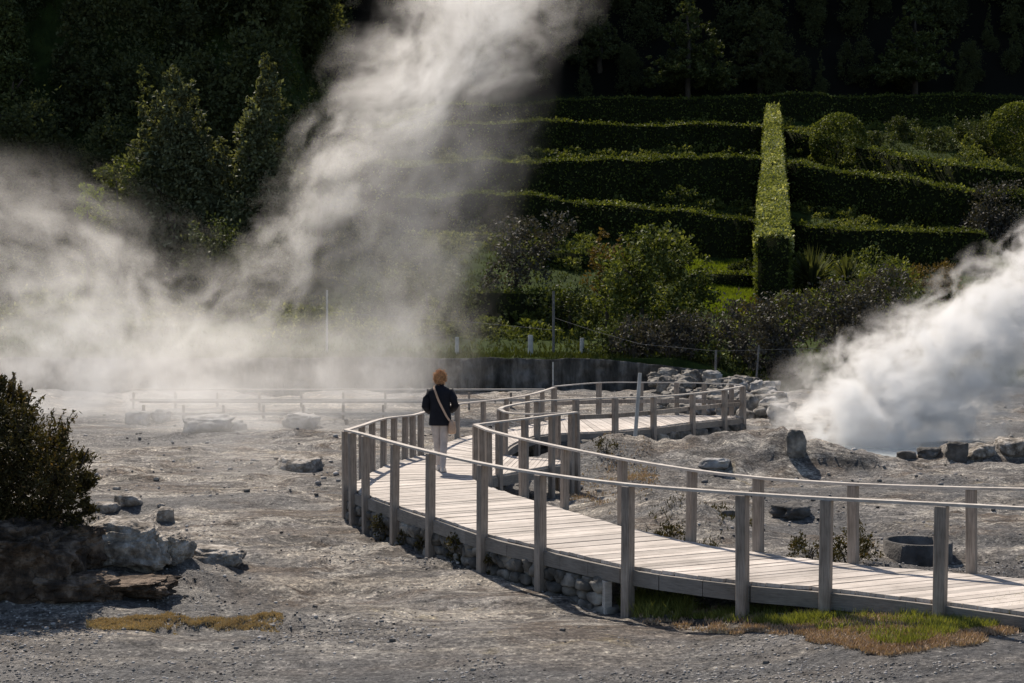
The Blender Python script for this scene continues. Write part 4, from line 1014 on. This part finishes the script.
#@@PERSON
# ------------------------------------------------------------------ the walker, seen from behind
def skin_mesh(verts, edges, radii, levels=2, root=0, smooth=True):
    me = bpy.data.meshes.new('skin'); me.from_pydata(verts, edges, []); o = bpy.data.objects.new('skin', me); COL.objects.link(o)
    sm = o.modifiers.new('s', 'SKIN'); sm.use_smooth_shade = True
    for v, r in zip(me.skin_vertices[0].data, radii): v.radius = r if hasattr(r, '__len__') else (r, r); v.use_root = False
    me.skin_vertices[0].data[root].use_root = True
    o.modifiers.new('u', 'SUBSURF').levels = levels
    dg = bpy.context.evaluated_depsgraph_get(); dg.update(); out = bpy.data.meshes.new_from_object(o.evaluated_get(dg))
    bpy.data.objects.remove(o); out.materials.clear(); return out
M_SKIN = m_noise('skin', [(.3, (.50, .30, .22)), (.7, (.58, .36, .27))], 8, .5, 60, .1, .002)
M_COAT = m_noise('navy_coat', [(.3, (.004, .005, .009)), (.7, (.009, .010, .016))], 12, .85, 80, .4, .004)
M_JEANS = m_noise('pale_trousers', [(.3, (.36, .33, .32)), (.7, (.50, .46, .44))], 9, .85, 60, .4, .004)
M_BAG = m_noise('tan_leather', [(.3, (.42, .28, .19)), (.7, (.55, .39, .28))], 9, .55, 60, .2, .002)
M_HAIR = m_noise('red_blond_hair', [(.3, (.34, .16, .07)), (.7, (.75, .46, .25))], 30, .5, 60, .4, .004, island=.5)
M_SHOE = m_noise('pale_shoe', [(.3, (.4, .38, .36)), (.7, (.55, .52, .5))], 9, .6, 60, .2, .002)
pp = onz(440, 472, DZ); ps = empty('person', (pp.x, pp.y, DZ + .003), 0)
ps.scale = (.975, .975, .975); tag(ps, 'person with curly red hair in a dark coat walking away, tan shoulder bag', 'person')
# body: x right, y away from the camera, z up; 1.70 m
bv = [(0, 0, .93), (0, .0, 1.08), (0, .0, 1.22), (0, .01, 1.36), (0, .02, 1.44), (0, .035, 1.50), (0, .045, 1.56), (0, .045, 1.62),   # 0-7
      (-.075, 0, .88), (-.05, .09, .50), (-.035, .20, .12), (-.04, .32, .05),                                                       # 8-11 left leg
      (.075, 0, .88), (.065, .02, .49), (.05, -.07, .09), (.06, .07, .035),                                                            # 12-15 right leg
      (-.165, .02, 1.385), (-.245, .0, 1.12), (-.19, .20, 1.02), (-.15, .265, 1.03),                                                 # 16-19 left arm
      (.165, .02, 1.385), (.26, .0, 1.13), (.19, .20, 1.04), (.14, .265, 1.06)]                                                      # 20-23 right arm
be = [(0, 1), (1, 2), (2, 3), (3, 4), (4, 5), (5, 6), (6, 7), (0, 8), (8, 9), (9, 10), (10, 11), (0, 12), (12, 13), (13, 14), (14, 15), (3, 16), (16, 17), (17, 18), (18, 19), (3, 20), (20, 21), (21, 22), (22, 23)]
br = [(.15, .10), (.125, .09), (.14, .095), (.15, .09), (.07, .06), (.048, .048), (.075, .085), (.065, .075),
      .085, .057, .037, .03, .085, .057, .037, .03, .038, .036, .030, .024, .038, .036, .030, .024]
body = link('body', skin_mesh(bv, be, br), M_SKIN, ps)
# hands: palm and five fingers each, loosely closed in front of the waist
def hand(side):
    w0 = Vector(bv[19 if side < 0 else 23]); d = Vector((-side * .75, .55, .12)).normalized(); up = Vector((0, 0, 1)); u = d.cross(up).normalized() * side
    v_ = [w0 - d * .03, w0 + d * .045]; e_ = [(0, 1)]; r_ = [.02, .03]
    for k in range(4):
        o0 = w0 + d * .075 + up * (.028 - .019 * k); l = (.030, .034, .032, .025)[k]
        i = len(v_); a = o0; b = a + d * l - u * .004; c = b + (d * .4 - u * .9).normalized() * l * .75; dd = c + (-d * .5 - u * .8).normalized() * l * .55
        v_ += [a, b, c, dd]; e_ += [(1, i), (i, i + 1), (i + 1, i + 2), (i + 2, i + 3)]; r_ += [.0098, .009, .0083, .0072]
    i = len(v_); a = w0 + d * .02 + up * .028; b = a + (d * .6 + up * .8).normalized() * .03; c = b + d * .028; v_ += [a, b, c]; e_ += [(1, i), (i, i + 1), (i + 1, i + 2)]; r_ += [.011, .010, .0085]
    return skin_mesh([tuple(q) for q in v_], e_, r_, 1)
# hands are joined into the body mesh so the figure stays one surface
bm = bmesh.new(); bm.from_mesh(body.data)
for s_ in (-1, 1): bm.from_mesh(hand(s_))
# face on the far side: nose, ears, eye sockets, mouth
hc = Vector((0, .05, 1.60))
for c, r, sc_ in ((hc + Vector((0, .095, -.01)), .016, (1, 1.2, 1.7)), (hc + Vector((-.078, .01, -.01)), .02, (.5, .8, 1.4)), (hc + Vector((.078, .01, -.01)), .02, (.5, .8, 1.4)),
                  (hc + Vector((-.03, .08, .015)), .012, (1.3, .7, .8)), (hc + Vector((.03, .08, .015)), .012, (1.3, .7, .8)), (hc + Vector((0, .085, -.045)), .018, (1.4, .5, .4)), (hc + Vector((0, .02, -.005)), .088, (.86, 1.0, 1.22))):
    bmesh.ops.create_icosphere(bm, subdivisions=2, radius=r, matrix=Matrix.Translation(c) @ Matrix.Diagonal((*sc_, 1)))
for f in bm.faces: f.smooth = True
bm.to_mesh(body.data); bm.free()
# coat: a lofted shell over the trunk plus sleeves
def loft(rings, n=28, cap=True, wob=.0, seed=1):
    mb = MB(); V = []
    for z, cx_, cy_, rx, ry in rings:
        for k in range(n):
            a = 2 * math.pi * k / n; w_ = 1 + wob * math.sin(5 * a + z * 7 + seed) * .5 + wob * math.sin(3 * a - z * 11)
            V.append((cx_ + math.cos(a) * rx * w_, cy_ + math.sin(a) * ry * w_, z))
    Fc = [(i * n + k, i * n + (k + 1) % n, (i + 1) * n + (k + 1) % n, (i + 1) * n + k) for i in range(len(rings) - 1) for k in range(n)]
    if cap: Fc.append(tuple((len(rings) - 1) * n + k for k in range(n)))
    mb.add(V, Fc); return mb
coat = loft([(.80, 0, .0, .185, .145), (.84, 0, .0, .190, .15), (.93, 0, 0, .188, .148), (1.05, 0, 0, .175, .135), (1.18, 0, 0, .176, .13), (1.30, 0, .005, .190, .13), (1.38, 0, .01, .192, .12), (1.42, 0, .015, .168, .105), (1.455, 0, .02, .10, .082), (1.475, 0, .03, .066, .066), (1.515, 0, .038, .062, .066)], wob=.025, cap=False)
for s_ in (-1, 1):
    a, b, c = (Vector(bv[16 + (4 if s_ > 0 else 0) + k]) for k in range(3)); h = Vector(bv[19 if s_ < 0 else 23])
    coat.tube([a + Vector((-s_ * .05, 0, .0)), a + Vector((s_ * .004, 0, -.01)), a.lerp(b, .5) + Vector((s_ * .012, 0, 0)), b, b.lerp(c, .4), c, c.lerp(h, .75)], [.03, .076, .076, .070, .066, .054, .046], 14)
co = coat.build('coat', M_COAT, ps, smooth=True)
# trousers
tr = MB()
for i in (8, 12):
    a, b, c = Vector(bv[i]), Vector(bv[i + 1]), Vector(bv[i + 2])
    tr.tube([a + Vector((0, 0, .10)), a, a.lerp(b, .5), b, b.lerp(c, .5), c + (c - b).normalized() * -.0, c + (c - b).normalized() * .02], [.10, .10, .080, .064, .058, .048, .048], 14)
tr.build('trousers', M_JEANS, ps, smooth=True)
for i in (10, 14):
    a, b = Vector(bv[i]), Vector(bv[i + 1]); z = .0 if i == 10 else .0
    hb = (b - a); hb.z = 0; hb.normalize(); base = Vector((a.x, a.y, 0))
    V = []; n = 16; mbs = MB()
    for (z, l0, l1, wd) in ((.0, -.06, .20, .045), (.02, -.065, .205, .050), (.05, -.06, .17, .046), (.085, -.052, .07, .042), (.105, -.045, .05, .040)):
        for k in range(n):
            t_ = 2 * math.pi * k / n; u_ = (l0 + l1) / 2 + (l1 - l0) / 2 * math.cos(t_); V.append(base + hb * u_ + Vector((hb.y, -hb.x, 0)) * wd * math.sin(t_) * (1.1 if u_ > .05 else .85) + Vector((0, 0, z + .002)))
    mbs.add(V, [(i2 * n + k, i2 * n + (k + 1) % n, (i2 + 1) * n + (k + 1) % n, (i2 + 1) * n + k) for i2 in range(4) for k in range(n)] + [tuple(reversed(range(n))), tuple(4 * n + k for k in range(n))])
    mbs.build('shoe', M_SHOE, ps, smooth=True)
# hair: a cap of many short curls, leaving the face open
rh = np.random.default_rng(5); n = 5200; d = rh.normal(size=(n, 3)); d /= np.linalg.norm(d, axis=1, keepdims=True)
d = d[~((d[:, 1] > .45) & (d[:, 2] < .45))]; d = d[d[:, 2] > -.80]
rr = (.090 + np.abs(rh.normal(0, .021, len(d)))) * (1 + .12 * fbm(d[:, 0] * 4 + 5, d[:, 2] * 4, 3, 2))
Pn = d * rr[:, None] * [[.93, 1.0, 1.12]] + [[hc.x, hc.y - .005, hc.z + .012]]
V, Fq = leaf_quads(Pn, .030, d, rh, .28)
bmh = bmesh.new(); bmesh.ops.create_icosphere(bmh, subdivisions=3, radius=.092, matrix=Matrix.Translation(hc + Vector((0, -.012, .014))) @ Matrix.Diagonal((.94, .98, 1.12, 1)))
hv = np.array([v.co[:] for v in bmh.verts]); hf = np.array([[v.index for v in f.verts] + [f.verts[0].index] for f in bmh.faces]); bmh.free()
mh = bpy.data.meshes.new('hair')
mh.from_pydata([tuple(q) for q in np.concatenate([hv, V])], [], [tuple(q[:3]) for q in hf] + [tuple(q + len(hv)) for q in Fq]); mh.update(); link('hair', mh, M_HAIR, ps)
# shoulder bag worn across the body: strap from the left shoulder to the right hip
bag = empty('shoulder_bag', (pp.x, pp.y, DZ + .003)); bag.scale = (.975, .975, .975); tag(bag, 'tan shoulder bag hanging at the right hip of the person in the dark coat', 'bag')
st = [(-.085, .11, 1.40), (-.10, .03, 1.468), (-.095, -.06, 1.44), (-.06, -.125, 1.35), (-.01, -.15, 1.22), (.05, -.157, 1.10), (.11, -.155, .98), (.16, -.13, .90), (.20, -.08, .86)]
line = catmull(st, .03); V = []; mb = MB()
for i, q in enumerate(line):
    dd = (line[min(i + 1, len(line) - 1)] - line[max(i - 1, 0)]).normalized(); nn = Vector((q.x * .6, q.y - .02, .02)).normalized(); s_ = dd.cross(nn).normalized() * .017
    V += [q - s_, q + s_, q + s_ + nn * .005, q - s_ + nn * .005]
n = len(line); mb.add(V, [(4 * i + k, 4 * i + (k + 1) % 4, 4 * i + 4 + (k + 1) % 4, 4 * i + 4 + k) for i in range(n - 1) for k in range(4)]); mb.build('strap', M_BAG, bag)
mb = loft([(.66, .215, -.05, .055, .10), (.68, .215, -.05, .066, .125), (.74, .215, -.05, .070, .13), (.82, .21, -.05, .060, .12), (.875, .205, -.05, .040, .105), (.89, .205, -.05, .02, .09)], 24, wob=.03)
mb.f.append(tuple(reversed(range(24)))); mb.build('pouch', M_BAG, bag, smooth=True)
MB().box((.243, -.05, .83), (.05, .19, .09), 0).build('flap', M_BAG, bag, bevel=.01)
#@@STEAM
# ------------------------------------------------------------------ steam: real scattering volumes, each inside a closed uneven skin
def fcurve(nt, fac, ts, vs):
    n = nt.nodes.new('ShaderNodeFloatCurve'); c = n.mapping.curves[0]
    while len(c.points) < len(ts): c.points.new(.5, .5)
    for p_, t, v in zip(c.points, ts, vs): p_.location = (t, v); p_.handle_type = 'AUTO'
    n.mapping.update(); nt.links.new(fac, n.inputs['Value']); return n.outputs[0]
def steam(label, Y, sec, dens, depth=.9, nscale=.35, kn=5.0, ke=1.5, bias=-.35, stretch=.6, warp=2.2, seed=0.0, step=.35, g=.35, name='steam_plume', det=6, shear=1.0):
    """sec: (py, centre px, half width px, strength) from the top down, at depth Y"""
    sec = sorted(sec, key=lambda a: -a[0])
    S = []
    for py, c, hw, a in sec:
        q = P(c, py, Y); S.append((q.z, q.x, hw * Y / F, a))
    z0 = S[0][0]; H = S[-1][0] - z0; x0 = S[0][1]
    cxs = [s[1] - x0 for s in S]; lo_, hi_ = min(cxs) - .01, max(cxs) + .01; rm = max(s[2] for s in S) * 1.02
    ts = [(s[0] - z0) / H for s in S]
    m = bpy.data.materials.new(name); m.use_nodes = True; nt = m.node_tree; nt.nodes.clear()
    out = nt.nodes.new('ShaderNodeOutputMaterial'); tc = objc(nt)
    # drifting billows: bend the sampling point with slow noise
    wn = N(nt, 'ShaderNodeTexNoise'); wn.inputs['Scale'].default_value = nscale * .8; wn.inputs['Detail'].default_value = 3
    mp = N(nt, 'ShaderNodeMapping'); mp.inputs['Location'].default_value = (seed, seed * 1.7, -seed); nt.links.new(tc, mp.inputs[0]); nt.links.new(mp.outputs[0], wn.inputs['Vector'])
    vs = N(nt, 'ShaderNodeVectorMath', operation='MULTIPLY_ADD'); nt.links.new(wn.outputs['Color'], vs.inputs[0])
    vs.inputs[1].default_value = (warp * 2, warp * 2, warp); vs.inputs[2].default_value = (-warp, -warp, -warp * .5)
    va = N(nt, 'ShaderNodeVectorMath', operation='ADD'); nt.links.new(tc, va.inputs[0]); nt.links.new(vs.outputs[0], va.inputs[1])
    sp = N(nt, 'ShaderNodeSeparateXYZ'); nt.links.new(va.outputs[0], sp.inputs[0])
    sz = N(nt, 'ShaderNodeSeparateXYZ'); nt.links.new(tc, sz.inputs[0])
    t = math_(nt, 'DIVIDE', sz.outputs[2], H, clamp=True)
    cx = math_(nt, 'MULTIPLY_ADD', fcurve(nt, t, ts, [(c - lo_) / (hi_ - lo_) for c in cxs]), hi_ - lo_, lo_)
    rr = math_(nt, 'MULTIPLY', fcurve(nt, t, ts, [s[2] / rm for s in S]), rm)
    am = fcurve(nt, t, ts, [min(1, s[3]) for s in S])
    dx = math_(nt, 'DIVIDE', math_(nt, 'SUBTRACT', sp.outputs[0], cx), rr)
    dy = math_(nt, 'DIVIDE', sp.outputs[1], math_(nt, 'MULTIPLY', rr, depth))
    d2 = math_(nt, 'ADD', math_(nt, 'MULTIPLY', dx, dx), math_(nt, 'MULTIPLY', dy, dy))
    edge = math_(nt, 'SUBTRACT', 1.0, math_(nt, 'SQRT', d2))
    # fine billows, drawn out along the drift
    cl = N(nt, 'ShaderNodeCombineXYZ'); nt.links.new(math_(nt, 'SUBTRACT', sp.outputs[0], math_(nt, 'MULTIPLY', cx, shear)), cl.inputs[0]); nt.links.new(sp.outputs[1], cl.inputs[1]); nt.links.new(math_(nt, 'MULTIPLY', sz.outputs[2], stretch), cl.inputs[2])
    mp2 = N(nt, 'ShaderNodeMapping'); mp2.inputs['Location'].default_value = (seed * 2.1, -seed, seed * 3); nt.links.new(cl.outputs[0], mp2.inputs[0])
    fn = noise_(nt, mp2.outputs[0], nscale * 2.0, det, .58)
    f = math_(nt, 'MULTIPLY_ADD', math_(nt, 'SUBTRACT', fn, .5), kn, math_(nt, 'MULTIPLY_ADD', edge, ke, bias))
    ox = math_(nt, 'DIVIDE', math_(nt, 'SUBTRACT', sz.outputs[0], cx), rr); oy = math_(nt, 'DIVIDE', sz.outputs[1], math_(nt, 'MULTIPLY', rr, depth))
    e0 = math_(nt, 'SUBTRACT', .98, math_(nt, 'SQRT', math_(nt, 'ADD', math_(nt, 'MULTIPLY', ox, ox), math_(nt, 'MULTIPLY', oy, oy))))
    soft = math_(nt, 'MULTIPLY', e0, 1.7, clamp=True)
    dn = math_(nt, 'MULTIPLY', math_(nt, 'MULTIPLY', math_(nt, 'MAXIMUM', f, 0), soft), math_(nt, 'MULTIPLY', am, dens))
    # fade at both ends
    end = math_(nt, 'MULTIPLY', math_(nt, 'MULTIPLY', math_(nt, 'SUBTRACT', 1.0, t), 8, clamp=True), math_(nt, 'MULTIPLY_ADD', t, 14, .1, clamp=True))
    dn = math_(nt, 'MULTIPLY', dn, end)
    v = N(nt, 'ShaderNodeVolumeScatter'); v.inputs['Color'].default_value = (1.0, .965, .92, 1); v.inputs['Anisotropy'].default_value = g
    nt.links.new(dn, v.inputs['Density']); nt.links.new(v.outputs[0], out.inputs['Volume'])
    m.cycles.volume_step_rate = step
    # skin
    n, V, Fq = 28, [], []; K = 26
    for k in range(K):
        tt = k / (K - 1); c = float(np.interp(tt, ts, cxs)); r = float(np.interp(tt, ts, [s[2] for s in S])) * 1.0
        for j in range(n):
            a_ = 2 * math.pi * j / n; w_ = 1.06 + .16 * float(fbm(math.cos(a_) * 1.3 + seed, math.sin(a_) * 1.3 + tt * 6, 7, 2))
            V.append((c + math.cos(a_) * r * w_ , math.sin(a_) * r * depth * w_, tt * H))
    for k in range(K - 1):
        for j in range(n): Fq.append((k * n + j, k * n + (j + 1) % n, (k + 1) * n + (j + 1) % n, (k + 1) * n + j))
    mb = MB(); mb.add(V, Fq + [tuple(reversed(range(n))), tuple((K - 1) * n + j for j in range(n))])
    o = mb.build(name, m, None, loc=(x0, Y, z0)); tag(o, label, 'steam', 'steam rising from the vents', 'stuff'); return o
steam('tall bright column of steam leaning right from the far left vents', 47, [(420, 170, 90, .3), (380, 185, 105, .5), (330, 222, 100, .65), (290, 258, 88, .8), (250, 288, 80, .9), (200, 322, 80, .95), (150, 360, 90, 1), (110, 398, 108, 1), (70, 438, 130, 1), (30, 468, 140, .95), (0, 480, 138, .9), (-80, 530, 120, .8)], .235, seed=3.1, warp=2.4, kn=8, nscale=.5, bias=-.45, ke=1.7, stretch=.75)
steam('broad thin veil of steam right of the tall bright column', 45, [(425, 370, 120, .4), (390, 375, 120, .7), (340, 385, 130, .7), (290, 392, 135, .65), (230, 400, 138, .65), (160, 425, 130, .6), (100, 450, 115, .5), (40, 470, 105, .5), (-60, 490, 120, .4)], .13, seed=8.4, kn=6, bias=-.1, warp=2.6, nscale=.45)
steam('bright low bank of steam drifting over the left of the field', 43, [(440, 70, 230, .15), (420, 70, 240, .5), (390, 75, 245, .95), (350, 80, 240, .95), (310, 85, 230, .75), (270, 75, 215, .6), (230, 50, 190, .45), (190, 10, 160, .35), (140, -20, 120, .25)], .18, seed=5.7, stretch=.9, kn=8, warp=2.6, bias=-.5, nscale=.5, ke=1.8)
steam('thin ground mist lying before the retaining wall', 37, [(455, 240, 230, .3), (432, 240, 260, .8), (402, 245, 265, 1), (360, 250, 250, .8), (310, 270, 210, .3)], .17, depth=.45, seed=1.2, kn=4, bias=0, name='steam_mist', stretch=1.2, nscale=.6)
steam('faint wisps of steam creeping over the bare ground left of the boardwalk', 27, [(490, 235, 70, .4), (470, 235, 85, .8), (440, 225, 95, 1), (410, 210, 95, .8), (380, 190, 90, .4)], .10, depth=.8, seed=9.2, kn=5, nscale=.8, warp=1.5, bias=0, name='steam_mist')
steam('bright puff of steam just left of the walker', 44, [(400, 385, 40, .3), (380, 388, 55, .8), (355, 395, 62, 1), (330, 405, 58, .7), (300, 420, 50, .3)], .22, seed=4.4, kn=6, nscale=.8, warp=1.5, name='steam_wisp')
steam('dense white cloud of steam billowing from the boiling pool', 34, [(474, 880, 120, .35), (450, 885, 145, .9), (420, 890, 155, 1), (390, 915, 168, 1), (350, 965, 175, 1), (310, 1022, 168, .95), (270, 1082, 158, .85), (230, 1135, 150, .75), (170, 1210, 140, .6)], 1.5, seed=6.6, nscale=.9, warp=1.3, kn=13, ke=3.4, bias=-.9, depth=.5, stretch=1.0, shear=.15, det=7)
steam('small faint wisp of steam by the boulders', 50, [(412, 790, 34, .6), (395, 792, 48, 1), (375, 800, 46, .8), (350, 812, 34, .4)], .22, seed=2.2, nscale=.9, warp=.9, name='steam_wisp')
